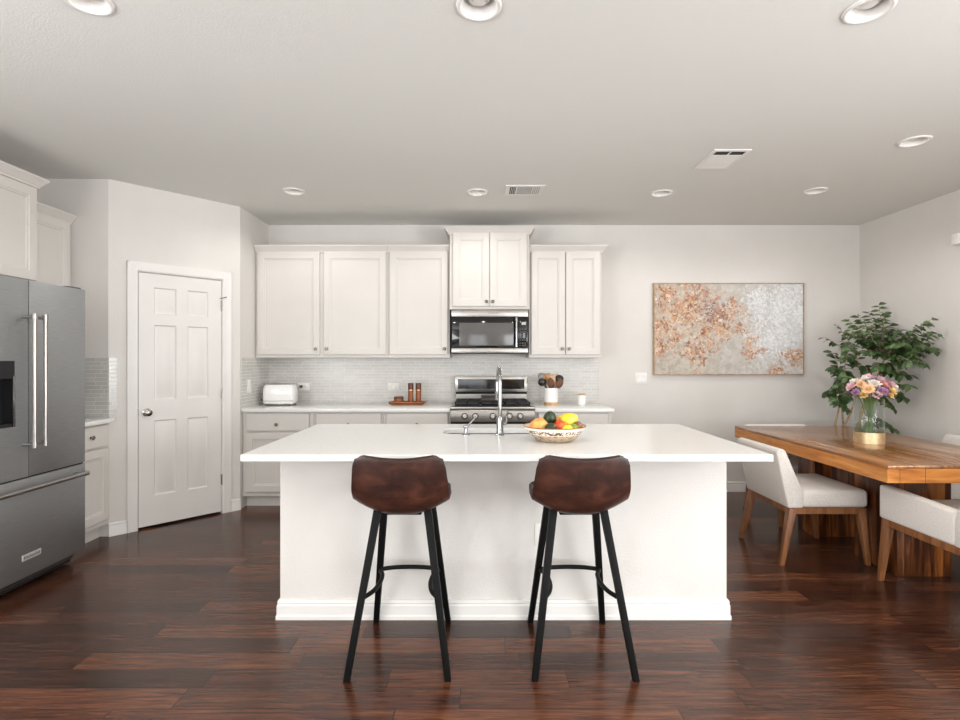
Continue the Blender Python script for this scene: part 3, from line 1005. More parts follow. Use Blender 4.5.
def outlet(name, label, loc, rotz, w_, h, kind, cat='outlet', group='white electrical plates'):
    """plate on a wall; local -y faces the room, loc at the plate's centre on the wall"""
    r = thing(name, label, cat, loc, rotz, group)
    obj('cover_plate', bx(new(), -w_ / 2, w_ / 2, -0.006, 0, -h / 2, h / 2, 0.002, 2), 'plastic_white', r)
    if kind == 'outlet_h':
        for s in (-1, 1):
            b = bx(new(), s * 0.021 - 0.015, s * 0.021 + 0.015, -0.009, -0.005, -0.017, 0.017, 0.004, 2)
            q = obj('socket', b, 'plastic_white', r)
            sl = new()
            for t_ in (-0.006, 0.006):
                bx(sl, s * 0.021 - 0.004, s * 0.021 + 0.004, -0.0096, -0.0088, t_ - 0.001, t_ + 0.001)
            obj('slot', sl, 'letter_grey', q)
    elif kind == 'outlet_v':
        for s in (-1, 1):
            b = bx(new(), -0.017, 0.017, -0.009, -0.005, s * 0.021 - 0.015, s * 0.021 + 0.015, 0.004, 2)
            q = obj('socket', b, 'plastic_white', r)
            sl = new()
            for t_ in (-0.006, 0.006):
                bx(sl, t_ - 0.001, t_ + 0.001, -0.0096, -0.0088, s * 0.021 - 0.004, s * 0.021 + 0.004)
            obj('slot', sl, 'letter_grey', q)
    else:
        n = 2 if kind == 'switch2' else 1
        for i in range(n):
            cx = (i - (n - 1) / 2) * 0.046
            obj('switch', prism(new(), [(-0.006, -0.033), (-0.009, -0.033), (-0.0065, 0.0), (-0.011, 0.033), (-0.006, 0.033)], 'x', cx - 0.016, cx + 0.016), 'plastic_white', r)
    return r
outlet('wall_switch', 'white light switch plate on the short tiled side wall by the toaster', (P2.x + 0.008, 4.975, 1.110), R(90), 0.090, 0.125, 'switch1', 'switch')
ol = outlet('wall_outlet', 'white horizontal outlet on the tile just right of the toaster', (-1.812, BW - 0.008, 1.083), 0, 0.122, 0.075, 'outlet_h')
outlet('wall_outlet', 'white horizontal outlet on the tile left of the pepper mills', (-0.890, BW - 0.008, 1.083), 0, 0.122, 0.075, 'outlet_h')
outlet('wall_switch', 'white double light switch plate on the wall between cabinets and painting', (1.659, BW, 1.166), 0, 0.122, 0.118, 'switch2', 'switch')
outlet('wall_outlet', 'white upright outlet low on the island front behind the right stool', (0.325, IY0, 0.44), 0, 0.072, 0.120, 'outlet_v')

# ------------------------------------------------------------------ refrigerator
FXf, FY0, FW_, FH = -2.65, 2.665, 0.893, 1.824
fr = thing('refrigerator', 'stainless french door refrigerator with bottom freezer on the left', 'refrigerator', (FXf, FY0, 0), R(90))
SPL, SEAM = 0.447, 0.668
obj('cabinet_body', bx(new(), 0.004, FW_ - 0.004, 0.075, 0.760, 0.03, FH - 0.012, 0.006, 2), 'fridge_side', fr)
def fdoor(x0, x1, z0, z1):
    return bx(new(), x0, x1, 0.0, 0.068, z0, z1, 0.003, 2)
# left door with an opening for the dispenser
DXA, DXB, DZA, DZB = 0.075, 0.350, 0.975, 1.350
ld = new()
bx(ld, 0, DXA, 0, 0.068, SEAM + 0.004, FH)
bx(ld, DXB, SPL - 0.003, 0, 0.068, SEAM + 0.004, FH)
bx(ld, DXA, DXB, 0, 0.068, SEAM + 0.004, DZA)
bx(ld, DXA, DXB, 0, 0.068, DZB, FH)
dl_ = obj('door', ld, 'stainless_fridge', fr)
dp = new()
bx(dp, DXA, DXB, 0.060, 0.068, DZA, DZB)
bx(dp, DXA, DXA + 0.012, 0.0, 0.06, DZA, DZB)
bx(dp, DXB - 0.012, DXB, 0.0, 0.06, DZA, DZB)
bx(dp, DXA, DXB, 0.0, 0.06, DZA, DZA + 0.02)
bx(dp, DXA, DXB, -0.003, 0.06, DZB - 0.10, DZB)
obj('water_dispenser', dp, 'black_plastic', dl_)
obj('dispenser_trim', bx(new(), DXB - 0.012, DXB + 0.003, -0.007, 0.0, DZA, DZB - 0.085, 0.002, 2), 'chrome', dl_)
seam_shade_mat = plain('gasket', (26, 26, 27), 0.8, spec=0.1)
dr_ = obj('door', fdoor(SPL + 0.003, FW_, SEAM + 0.004, FH), 'stainless_fridge', fr)
fz = obj('freezer_drawer', fdoor(0, FW_, 0.088, SEAM - 0.004), 'stainless_fridge', fr)
def bar_handle(p0, p1, r=0.0125, off=-0.068):
    bm = new()
    p0, p1 = Vector(p0), Vector(p1)
    d = (p1 - p0).normalized()
    cyl(bm, p0 - d * 0.02, p1 + d * 0.02, r, n=18)
    for p in (p0, p1):
        cyl(bm, p, (p.x, 0.001, p.z), 0.010, n=14)
        cyl(bm, p - d * 0.016, p + d * 0.016, r * 1.28, n=18)
    return bm
obj('handle', bar_handle((SPL - 0.038, -0.068, 0.865), (SPL - 0.038, -0.068, 1.605)), 'stainless', dl_)
obj('handle', bar_handle((SPL + 0.038, -0.068, 0.865), (SPL + 0.038, -0.068, 1.605)), 'stainless', dr_)
obj('handle', bar_handle((0.06, -0.068, 0.612), (FW_ - 0.085, -0.068, 0.612)), 'stainless', fz)
obj('gasket', bx(bx(new(), SPL - 0.0029, SPL + 0.0029, 0.012, 0.074, SEAM, FH - 0.015), 0.006, FW_ - 0.006, 0.012, 0.074, SEAM - 0.0039, SEAM + 0.0039), 'gasket', fr)  # dark strips painted in for the shade of the door seams
bg = obj('badge', bx(new(), 0.400, 0.533, -0.003, 0.0, 0.186, 0.221, 0.001, 1), 'badge', fz)
tx = text_bm('KitchenAid', 0.025, 0.0004)
bmesh.ops.transform(tx, matrix=Matrix.Translation((0.4665, -0.0034, 0.2035)) @ Matrix.Rotation(R(90), 4, 'X'), verts=tx.verts)
obj('badge_lettering', tx, 'letter_grey', bg, smooth=0)
obj('toe_grille', bx(new(), 0.02, FW_ - 0.02, 0.085, 0.14, 0.012, 0.085), 'dark_void', fr)
for xx in (0.08, FW_ - 0.08):
    obj('foot', lathe(new(), [(0, 0), (0.022, 0), (0.022, 0.008), (0.012, 0.012), (0.010, 0.045), (0, 0.045)], (xx, 0.16, 0), 16), 'nickel', fr)
for xx in (0.06, FW_ - 0.06):
    obj('hinge_cover', bx(new(), xx - 0.05, xx + 0.05, 0.02, 0.14, FH - 0.012, FH + 0.014, 0.004, 2), 'fridge_side', fr)

# ------------------------------------------------------------------ microwave and range
MX0, MX1 = -0.272, 0.457
mw = thing('microwave_oven', 'stainless over the range microwave with black glass door', 'microwave', (MX0, 5.045, 1.412))
mwid, mh = MX1 - MX0, 1.834 - 1.412
obj('cabinet_body', bx(new(), 0, mwid, 0.012, BW - 0.012 - 5.045, 0.004, mh, 0.003, 1), 'black_plastic', mw)
obj('top_panel', bx(new(), 0, mwid, -0.012, 0.012, mh - 0.068, mh, 0.003, 2), 'stainless', mw)
obj('bottom_panel', bx(new(), 0, mwid, -0.012, 0.012, 0.010, 0.056, 0.003, 2), 'stainless', mw)
md = obj('door', bx(new(), 0.006, mwid - 0.098, -0.010, 0.012, 0.058, mh - 0.070, 0.003, 2), 'black_glass', mw)
obj('window', rings_rect(new(), [(0.075, mwid - 0.138, 0.080, mh - 0.125, -0.0104), (0.080, mwid - 0.143, 0.085, mh - 0.130, -0.0112)], True, False), plain('screen_glass', (86, 84, 82), 0.10, var=0.05), md)
obj('handle', bar_handle((mwid - 0.113, -0.048, 0.085), (mwid - 0.113, -0.048, mh - 0.095), 0.010), 'chrome', md)
cp = obj('control_panel', bx(new(), mwid - 0.096, mwid - 0.004, -0.010, 0.012, 0.058, mh - 0.070, 0.003, 2), 'black_glass', mw)
obj('display', bx(new(), mwid - 0.062, mwid - 0.022, -0.0108, -0.0098, mh - 0.145, mh - 0.118), 'letter_pale', cp)
kb = new()
for i in range(3):
    for j in range(7):
        z_ = 0.075 + j * 0.026
        bx(kb, mwid - 0.082 + i * 0.024, mwid - 0.070 + i * 0.024, -0.0106, -0.0098, z_, z_ + 0.009)
obj('keypad', kb, 'letter_grey', cp)
tx = text_bm('KitchenAid', 0.022, 0.0003)
bmesh.ops.transform(tx, matrix=Matrix.Translation((mwid * 0.55, -0.0123, mh - 0.034)) @ Matrix.Rotation(R(90), 4, 'X'), verts=tx.verts)
obj('lettering', tx, 'letter_grey', mw, smooth=0)

RX0, RX1 = -0.268, 0.496
rg = thing('gas_range', 'stainless gas range with black grates under the microwave', 'range', (RX0, 4.80, 0))
rw = RX1 - RX0
rd = BW - 0.012 - 4.80
obj('oven_body', bx(new(), 0.0, rw, 0.03, rd, 0.06, 0.865, 0.003, 1), 'fridge_side', rg)
obj('cooktop', bx(new(), -0.002, rw + 0.002, 0.0, rd - 0.06, 0.905, 0.930, 0.005, 2), 'stainless', rg)
cpn = obj('control_panel', prism(new(), [(0.0, 0.905), (-0.012, 0.895), (-0.004, 0.795), (0.05, 0.795), (0.05, 0.905)], 'x', 0.0, rw, 0.002, 1), 'stainless', rg)
for u in (464.6, 475.5, 492.7, 509.5, 520.2):
    x_ = (u - 480) * 4.79 / 530 - RX0
    obj('knob_bezel', lathe(new(), [(0, 0.002), (0.029, 0.002), (0.029, -0.006), (0, -0.006)], (x_, -0.008, 0.848), 24, 'y'), 'black_plastic', cpn)
    obj('knob', lathe(new(), [(0, 0.004), (0.024, 0.004), (0.024, -0.004), (0.021, -0.010), (0.019, -0.030), (0.015, -0.034), (0, -0.034)], (x_, -0.008, 0.848), 22, 'y'), 'knob_steel', cpn)
od = obj('oven_door', bx(new(), 0.004, rw - 0.004, -0.014, 0.03, 0.215, 0.760, 0.006, 2), 'stainless', rg)
obj('window', bx(new(), 0.12, rw - 0.12, -0.0165, -0.013, 0.30, 0.62, 0.001, 1), 'black_glass', od)
obj('handle', bar_handle((0.06, -0.065, 0.715), (rw - 0.06, -0.065, 0.715)), 'stainless', od)
obj('vent_gap', bx(new(), 0.004, rw - 0.004, 0.0, 0.03, 0.762, 0.796), 'dark_void', rg)
obj('storage_drawer', bx(new(), 0.004, rw - 0.004, -0.012, 0.03, 0.075, 0.205, 0.006, 2), 'stainless', rg)
for xx in (0.05, rw - 0.05):
    for yy in (0.08, rd - 0.06):
        obj('leg', lathe(new(), [(0, 0), (0.018, 0), (0.018, 0.01), (0.010, 0.014), (0.010, 0.062), (0, 0.062)], (xx, yy, 0), 14), 'black_plastic', rg)
bgd = new()
bx(bgd, 0.02, rw - 0.02, rd - 0.058, rd, 0.905, 1.012, 0.003, 1)
bx(bgd, 0.012, rw - 0.012, rd - 0.075, rd, 1.030, 1.192, 0.006, 2)
bp = obj('backguard', bgd, 'stainless', rg)
obj('display', bx(new(), 0.045, rw - 0.045, rd - 0.078, rd - 0.070, 1.062, 1.160, 0.002, 1), 'black_glass', bp)
obj('backguard_gap', bx(new(), 0.02, rw - 0.02, rd - 0.062, rd - 0.01, 1.010, 1.032), 'dark_void', rg)
obj('burner_pan', bx(new(), 0.03, rw - 0.03, 0.045, rd - 0.075, 0.928, 0.934, 0.002, 1), 'cast_iron', rg)
for gx in (0.035, 0.270, 0.497):
    gw = 0.232
    g = new()
    z0_, z1_ = 0.952, 0.966
    y0_, y1_ = 0.055, rd - 0.085
    for a in (gx, gx + gw - 0.012):
        bx(g, a, a + 0.012, y0_, y1_, z0_, z1_)
    for b_ in (y0_, y1_ - 0.012, (y0_ + y1_) / 2 - 0.006):
        bx(g, gx, gx + gw, b_, b_ + 0.012, z0_, z1_)
    bx(g, gx + gw / 2 - 0.006, gx + gw / 2 + 0.006, y0_, y1_, z0_, z1_)
    for yy in (0.27, 0.5, 0.73):
        yc = y0_ + (y1_ - y0_) * yy
        bx(g, gx, gx + gw, yc - 0.005, yc + 0.005, z0_, z1_)
    for a in (gx, gx + gw - 0.012):
        for b_ in (y0_, y1_ - 0.012):
            bx(g, a, a + 0.012, b_, b_ + 0.012, 0.930, z0_)
    obj('grate', g, 'cast_iron', rg)
for (bx_, by_) in ((0.15, 0.16), (0.15, 0.42), (0.385, 0.29), (0.615, 0.16), (0.615, 0.42)):
    obj('burner', lathe(new(), [(0, 0), (0.05, 0), (0.05, 0.008), (0.035, 0.010), (0.035, 0.018), (0, 0.018)], (bx_, by_, 0.932), 24), 'cast_iron', rg)
gp = thing('griddle_plate', 'small dark griddle plate lying on the middle grate of the range', 'griddle', (RX0 + 0.375, 5.12, 0.966))
obj('plate', bx(new(), -0.095, 0.105, -0.10, 0.10, 0.0, 0.028, 0.005, 2), plain('griddle_grey', (58, 56, 55), 0.45, var=0.1), gp)
obj('rim', bx(new(), -0.095, 0.105, 0.085, 0.10, 0.028, 0.044, 0.003, 1), 'griddle_grey', gp)

# ------------------------------------------------------------------ things on the back counters
def toaster():
    t = thing('toaster', 'rounded white toaster on the left end of the back counter', 'toaster', (-1.957, 5.20, 0.914), R(5))
    b = new()
    prof = []
    hw_, hd = 0.154, 0.098
    hgt = [(0.0, 0.96), (0.018, 1.0), (0.10, 1.0), (0.14, 0.985), (0.165, 0.94), (0.178, 0.86), (0.182, 0.74)]
    tt = new()
    rows = []
    for z, s in hgt:
        ring = []
        for k in range(32):
            a = 2 * PI * k / 32
            ca, sa = math.cos(a), math.sin(a)
            e = 0.42
            x = hw_ * (s if s > 0.9 else s * 1.02) * math.copysign(abs(ca) ** e, ca)
            y = hd * s * math.copysign(abs(sa) ** e, sa)
            ring.append(tt.verts.new((x, y, 0.022 + z)))
        rows.append(ring)
    for a, c in zip(rows, rows[1:]):
        for k in range(32):
            tt.faces.new((a[k], a[(k + 1) % 32], c[(k + 1) % 32], c[k]))
    tt.faces.new(rows[-1])
    tt.faces.new(rows[0][::-1])
    bmesh.ops.recalc_face_normals(tt, faces=tt.faces)
    obj('shell', tt, 'enamel_white', t, smooth=40)
    obj('base', bx(new(), -0.145, 0.145, -0.085, 0.085, 0.008, 0.024, 0.006, 2), 'nickel', t)
    for sx in (-1, 1):
        for sy in (-1, 1):
            obj('foot', cyl(new(), (sx * 0.12, sy * 0.065, 0), (sx * 0.12, sy * 0.065, 0.010), 0.014, n=14), 'black_plastic', t)
    sl = new()
    for y in (-0.030, 0.030):
        bx(sl, -0.115, 0.115, y - 0.012, y + 0.012, 0.2035, 0.2055)
    obj('slot', sl, 'dark_void', t)
    lv = new()
    bx(lv, -0.178, -0.158, -0.012, 0.012, 0.10, 0.115, 0.004, 2)
    obj('lever', lv, 'chrome', t)
    obj('dial', lathe(new(), [(0, 0), (0.014, 0), (0.013, -0.014), (0, -0.015)], (-0.158, -0.045, 0.055), 18, 'x'), 'dark_nickel', t)
    tr = new()
    tube(tr, [(-0.150, -0.094, 0.046), (-0.05, -0.0985, 0.046), (0.05, -0.0985, 0.046), (0.150, -0.094, 0.046)], 0.0025, 8)
    obj('trim_strip', tr, 'chrome', t)
    return t
toaster()
pl = new()
bx(pl, -0.013, 0.013, -0.030, 0.0, -0.013, 0.013, 0.004, 2)
pl2 = spline([(0, -0.028, 0), (-0.02, -0.05, -0.02), (-0.035, -0.06, -0.08), (-0.05, -0.06, -0.135), (-0.08, -0.08, -0.158), (-0.12, -0.10, -0.161)], 24)
pc = thing('power_cord', 'toaster power cord plugged into the outlet beside the toaster', 'cord', (-1.833, BW - 0.0175, 1.083))
obj('plug', pl, 'black_plastic', pc)
obj('cable', tube(new(), pl2, 0.0035, 8), plain('cable_grey', (150, 148, 145), 0.5), pc)

ty = 5.20
tr = thing('serving_tray', 'long wooden footed tray under the pepper mills on the back counter', 'tray', (-0.710, ty, 0.914))
tb = new()
bx(tb, -0.150, 0.150, -0.065, 0.065, 0.0, 0.012, 0.003, 1)
prism(tb, [(-0.178, 0.036), (-0.160, 0.012), (0.160, 0.012), (0.178, 0.036), (0.170, 0.036), (0.155, 0.022), (-0.155, 0.022), (-0.170, 0.036)], 'y', -0.075, 0.075)
obj('tray_board', tb, 'tray_wood', tr, smooth=20)
rim = new()
bx(rim, -0.172, 0.172, -0.075, -0.068, 0.012, 0.034, 0.002, 1)
bx(rim, -0.172, 0.172, 0.068, 0.075, 0.012, 0.034, 0.002, 1)
obj('tray_rim', rim, 'tray_wood', tr)
def mill(x, label):
    t = thing('pepper_mill', label, 'pepper mill', (x, ty, 0.936), 0, 'tall wooden mills on the tray')
    obj('mill_body', lathe(new(), [(0, 0), (0.0275, 0), (0.0285, 0.006), (0.0275, 0.05), (0.027, 0.122), (0, 0.122)], (0, 0, 0), 24), 'mill_wood', t)
    obj('band', lathe(new(), [(0, 0.1215), (0.0280, 0.1215), (0.0280, 0.129), (0, 0.129)], (0, 0, 0), 24), 'copper_band', t)
    obj('mill_cap', lathe(new(), [(0, 0.1285), (0.0270, 0.1285), (0.0280, 0.15), (0.0280, 0.187), (0.025, 0.193), (0, 0.194)], (0, 0, 0), 24), 'mill_cap_wood', t)
mill(-0.679, 'left of the two tall wooden mills standing on the tray')
mill(-0.604, 'right of the two tall wooden mills standing on the tray')
sc = thing('salt_cellar', 'short round wooden salt box on the left of the tray', 'salt box', (-0.797, ty, 0.936))
obj('box_body', lathe(new(), [(0, 0), (0.045, 0), (0.047, 0.01), (0.047, 0.042), (0, 0.042)], (0, 0, 0), 28), 'mill_wood', sc)
obj('lid', lathe(new(), [(0, 0.042), (0.047, 0.042), (0.048, 0.054), (0.044, 0.060), (0, 0.061)], (0, 0, 0), 28), 'mill_cap_wood', sc)

CX, CY = 0.697, 5.20
ck = thing('utensil_crock', 'white ceramic crock with wooden base, holding utensils right of the range', 'crock', (CX, CY, 0.914))
obj('crock_body', lathe(new(), [(0.064, 0.030), (0.067, 0.034), (0.066, 0.165), (0.064, 0.168), (0.061, 0.165), (0.060, 0.040), (0, 0.040)], (0, 0, 0), 32), 'ceramic_white', ck)
obj('crock_base', lathe(new(), [(0, 0), (0.066, 0), (0.068, 0.004), (0.067, 0.030), (0.02, 0.032), (0, 0.032)], (0, 0, 0), 32), 'light_wood', ck)
def utensil(label, name, foot, tip, head, hm, handle='light_wood', hr=0.006, flat=True, roll=0.0):
    """foot inside the crock, tip the head centre; both relative to the crock base"""
    base = Vector((CX, CY, 0.914))
    t = thing(name, label, 'utensil', base + Vector(foot), 0, 'utensils in the crock')
    v = Vector(tip) - Vector(foot)
    L = v.length
    obj('handle', tube(new(), [(0, 0, 0), v * 0.5, v * 0.95], [hr, hr * 0.9, hr], 10), handle, t)
    zc = v.normalized()
    xc = (Vector((1, 0, 0)) - zc * zc.x).normalized()
    yc_ = zc.cross(xc)
    q = Matrix((xc, yc_, zc)).transposed().to_4x4()
    m = q @ Matrix.Rotation(roll, 4, 'Z')
    b = new()
    if head == 'spoon':
        blob(b, v, (0.034, 0.010, 0.050), 16, m)
    elif head == 'spatula':
        bx(b, -0.036, 0.036, -0.003, 0.003, -0.055, 0.055, 0.003, 2, Matrix.Translation(v) @ m)
    elif head == 'ladle':
        blob(b, v, (0.040, 0.022, 0.040), 16, m)
    elif head == 'whisk':
        for k in range(5):
            a = PI * k / 5
            pts_ = []
            for i in range(13):
                s = PI * i / 12
                r_ = 0.036 * math.sin(s) if True else 0
                pts_.append(v + m @ Vector((r_ * math.cos(a) * (1), r_ * math.sin(a), -0.05 + 0.10 * (0.5 - 0.5 * math.cos(s)))))
            tube(b, pts_, 0.0015, 6)
            pts_ = [v + m @ Vector((-0.036 * math.sin(PI * i / 12) * math.cos(a), -0.036 * math.sin(PI * i / 12) * math.sin(a), -0.05 + 0.10 * (0.5 - 0.5 * math.cos(PI * i / 12)))) for i in range(13)]
            tube(b, pts_, 0.0015, 6)
    obj('head', b, hm, t)
utensil('wire whisk leaning furthest left in the utensil crock', 'wire_whisk', (0.020, 0.0, 0.045), (-0.085, 0.015, 0.265), 'whisk', 'chrome', 'cutlery_black')
utensil('black ladle leaning left in the utensil crock below the whisk', 'soup_ladle', (0.030, -0.018, 0.045), (-0.092, -0.030, 0.225), 'ladle', 'cutlery_black', 'cutlery_black')
utensil('wide wooden spatula standing left of centre in the utensil crock', 'wooden_spatula', (0.010, 0.010, 0.045), (-0.030, 0.020, 0.255), 'spatula', 'olive_wood', 'olive_wood')
utensil('dark wooden spoon at the front of the utensil crock', 'wooden_spoon', (0.005, -0.025, 0.045), (-0.008, -0.042, 0.215), 'spoon', 'dark_wood', 'dark_wood')
utensil('light wooden spoon upright in the middle of the utensil crock', 'wooden_spoon', (0.0, 0.0, 0.045), (0.022, 0.0, 0.235), 'spoon', 'light_wood')
utensil('slim wooden turner leaning right in the utensil crock', 'wooden_turner', (-0.015, 0.012, 0.045), (0.058, 0.025, 0.250), 'spatula', 'olive_wood', 'dark_wood', roll=0.9)
utensil('black spoon curving at the right edge of the utensil crock', 'serving_spoon', (-0.022, -0.015, 0.045), (0.082, -0.010, 0.255), 'ladle', 'cutlery_black', 'cutlery_black')
utensil('brown wooden spoon lowest on the right in the utensil crock', 'wooden_spoon', (-0.012, -0.022, 0.045), (0.078, -0.035, 0.210), 'spoon', 'dark_wood', 'olive_wood')

cn = thing('canister', 'small white lidded canister right of the utensil crock', 'canister', (1.000, 5.21, 0.914))
obj('jar', lathe(new(), [(0, 0), (0.036, 0), (0.040, 0.004), (0.040, 0.094), (0.037, 0.097), (0, 0.097)], (0, 0, 0), 28), 'ceramic_white', cn)
obj('lid', lathe(new(), [(0, 0.097), (0.040, 0.097), (0.041, 0.102), (0.040, 0.109), (0, 0.109)], (0, 0, 0), 28), 'light_wood', cn)

# ------------------------------------------------------------------ fruit bowl
BXc, BYc = 0.409, 2.905
fb = thing('fruit_bowl', 'wide patterned ceramic bowl of fruit on the island', 'bowl', (BXc, BYc, 0.914))
obj('bowl_shell', lathe(new(), [(0, 0.0), (0.085, 0.0), (0.100, 0.004), (0.130, 0.030), (0.155, 0.058), (0.168, 0.076), (0.170, 0.080), (0.166, 0.081), (0.152, 0.062), (0.126, 0.034), (0.095, 0.012), (0, 0.010)], (0, 0, 0), 48), 'painted_bowl', fb, smooth=50)
obj('rim', lathe(new(), [(0.1665, 0.079), (0.1705, 0.079), (0.1715, 0.082), (0.1690, 0.0845), (0.1655, 0.082)], (0, 0, 0), 48, closed=True), plain('rim_brown', (166, 110, 70), 0.4, var=0.15, vscale=40), fb)
def fruit_obj(name, label, cat, c, r, skin, rot=(0, 0, 0), tip=0.0, stem=True):
    t = thing(name, label, cat, (BXc + c[0], BYc + c[1], 0.914 + c[2]), 0, 'fruit in the patterned bowl')
    M = Matrix.Rotation(rot[2], 4, 'Z') @ Matrix.Rotation(rot[1], 4, 'Y') @ Matrix.Rotation(rot[0], 4, 'X')
    b = new()
    bmesh.ops.create_uvsphere(b, u_segments=24, v_segments=18, radius=1.0)
    for v in b.verts:
        z = v.co.z
        taper = 1.0 - 0.22 * max(0, z) * tip if tip else 1.0
        v.co = Vector((v.co.x * r[0] * taper, v.co.y * r[1] * taper, z * r[2] * (1 + (0.12 * abs(z) ** 6 if tip else 0))))
    bmesh.ops.transform(b, matrix=M, verts=b.verts)
    obj('skin', b, skin, t, smooth=80)
    if stem:
        s0 = M @ Vector((0, 0, r[2] * (1.10 if tip else 0.96)))
        s1 = M @ Vector((0.002, 0, r[2] * (1.10 if tip else 0.96) + 0.008))
        obj('stem', cyl(new(), s0, s1, 0.003, 0.002, 8), 'bark', t)
fruit_obj('mango', 'large orange mango at the left of the fruit bowl', 'mango', (-0.085, -0.025, 0.080), (0.046, 0.042, 0.060), 'mango_skin', (0, R(75), R(12)), 0.5)
fruit_obj('mango', 'paler yellow mango behind the orange one in the bowl', 'mango', (-0.052, 0.060, 0.080), (0.042, 0.040, 0.055), 'tangerine_skin', (0, R(80), R(-20)), 0.5)
fruit_obj('avocado', 'dark green avocado topmost in the fruit bowl', 'avocado', (-0.028, -0.020, 0.124), (0.036, 0.036, 0.040), 'avocado_skin', (R(30), 0, 0), 0.3)
fruit_obj('avocado', 'dark green avocado at the front below the topmost one', 'avocado', (-0.034, -0.094, 0.076), (0.033, 0.032, 0.036), 'avocado_skin', (R(60), 0, R(30)), 0.3)
fruit_obj('apple', 'red orange apple in the middle of the bowl', 'apple', (0.020, -0.062, 0.083), (0.037, 0.037, 0.035), 'apple_skin', (R(10), R(10), 0))
fruit_obj('lemon', 'big yellow lemon on the right of the pile', 'lemon', (0.072, 0.010, 0.105), (0.046, 0.046, 0.056), 'lemon_skin', (0, R(62), R(-15)), 0.8)
fruit_obj('lemon', 'small yellow lemon at the front edge of the bowl', 'lemon', (0.052, -0.108, 0.076), (0.024, 0.024, 0.028), 'lemon_skin', (0, R(70), R(20)), 0.8)
fruit_obj('lime', 'green lime low at the right front of the bowl', 'lime', (0.092, -0.078, 0.074), (0.026, 0.026, 0.030), 'lime_skin', (0, R(80), R(40)), 0.5)
fruit_obj('kiwi', 'brown kiwi against the right rim of the bowl', 'kiwi', (0.122, -0.030, 0.082), (0.026, 0.025, 0.032), 'kiwi_skin', (0, R(75), R(70)), 0.0)
fruit_obj('tangerine', 'orange tangerine at the back of the bowl', 'tangerine', (0.028, 0.088, 0.090), (0.036, 0.036, 0.032), 'tangerine_skin')

# ------------------------------------------------------------------ bar stools
def stool_shell():
    prof = spline([(0.205, 0.716, 0), (0.170, 0.716, 0), (0.100, 0.700, 0), (0.0, 0.680, 0), (-0.080, 0.672, 0), (-0.145, 0.690, 0), (-0.188, 0.755, 0), (-0.212, 0.842, 0), (-0.226, 0.930, 0)], 40)
    NU, NV = 24, 40
    bm = new()
    V = []
    arc = [0.0]
    for a, b in zip(prof, prof[1:]):
        arc.append(arc[-1] + (b - a).length)
    T = arc[-1]
    edge = []
    for j in range(NV):
        p = prof[j]
        tan = (prof[min(j + 1, NV - 1)] - prof[max(j - 1, 0)]).normalized()
        nrm = Vector((-tan.y, tan.x, 0))       # towards the sitter
        if nrm.y < 0 and tan.x < 0 and p.x > 0:
            nrm = -nrm
        nrm = Vector((tan.y, -tan.x, 0))
        s = arc[j] / T
        W_ = 0.197 + 0.012 * min(1, s / 0.35) - 0.018 * max(0, (s - 0.75) / 0.25)
        a = min(1.0, arc[j] / 0.10)
        b = min(1.0, (T - arc[j]) / 0.045)
        W_ *= 0.62 + 0.38 * math.sqrt(max(0, 1 - (1 - a) ** 2))
        W_ *= 0.84 + 0.16 * math.sqrt(max(0, 1 - (1 - b) ** 2))
        lift = 0.030 + 0.048 * math.exp(-((s - 0.45) / 0.25) ** 2)
        if s > 0.75:
            lift -= 0.016 * (s - 0.75) / 0.25
        row = []
        for i in range(NU + 1):
            q = -1 + 2 * i / NU
            lf = lift * abs(q) ** 2.3
            y = p.x + nrm.x * lf
            z = p.y + nrm.y * lf
            if s > 0.7:
                z += 0.013 * (q * q) * ((s - 0.7) / 0.3) ** 1.5
            if s < 0.15:
                y -= 0.045 * (q * q) * (1 - s / 0.15)
            row.append(bm.verts.new((q * W_, y, z)))
        V.append(row)
    for j in range(NV - 1):
        for i in range(NU):
            bm.faces.new((V[j][i], V[j][i + 1], V[j + 1][i + 1], V[j + 1][i]))
    bmesh.ops.recalc_face_normals(bm, faces=bm.faces)
    loop = [v.co.copy() for v in V[0]] + [r[-1].co.copy() for r in V[1:]] + [v.co.copy() for v in V[-1][-2::-1]] + [r[0].co.copy() for r in V[-2:0:-1]]
    return bm, loop

def make_stool(label, loc):
    t = thing('bar_stool', label, 'bar stool', loc, 0, 'brown leather bar stools at the island')
    sb, loop = stool_shell()
    s = obj('seat_shell', sb, 'brown_leather', t, smooth=80)
    so = s.modifiers.new('thick', 'SOLIDIFY')
    so.thickness, so.offset = 0.026, 0
    be = s.modifiers.new('round', 'BEVEL')
    be.width, be.segments, be.limit_method, be.angle_limit = 0.009, 3, 'ANGLE', R(50)
    obj('piping', tube(new(), loop[::2], 0.0055, 8, closed=True), 'leather_piping', s)
    obj('seat_plate', bx(new(), -0.085, 0.085, -0.085, 0.085, 0.652, 0.668, 0.004, 2), 'black_metal', t)
    for sx in (-1, 1):
        for top, foot in (((sx * 0.112, -0.084, 0.686), (sx * 0.214, -0.245, 0.0)), ((sx * 0.112, 0.092, 0.690), (sx * 0.186, 0.252, 0.0))):
            obj('leg', taper_leg(new(), top, foot, 0.034, 0.028, 0.003), 'black_metal', t)
    zf = 0.312
    pts_ = spline([(-0.166, -0.168, zf), (-0.132, -0.095, zf), (-0.118, 0.0, zf), (-0.124, 0.09, zf), (-0.142, 0.150, zf), (-0.085, 0.178, zf), (0, 0.186, zf), (0.085, 0.178, zf), (0.142, 0.150, zf), (0.124, 0.09, zf), (0.118, 0.0, zf), (0.132, -0.095, zf), (0.166, -0.168, zf)], 60)
    obj('footrest', tube(new(), pts_, 0.0105, 10), 'black_metal', t)
    return t
st = make_stool('left of the two brown leather bar stools, with black legs', (-0.350, 2.487, 0))
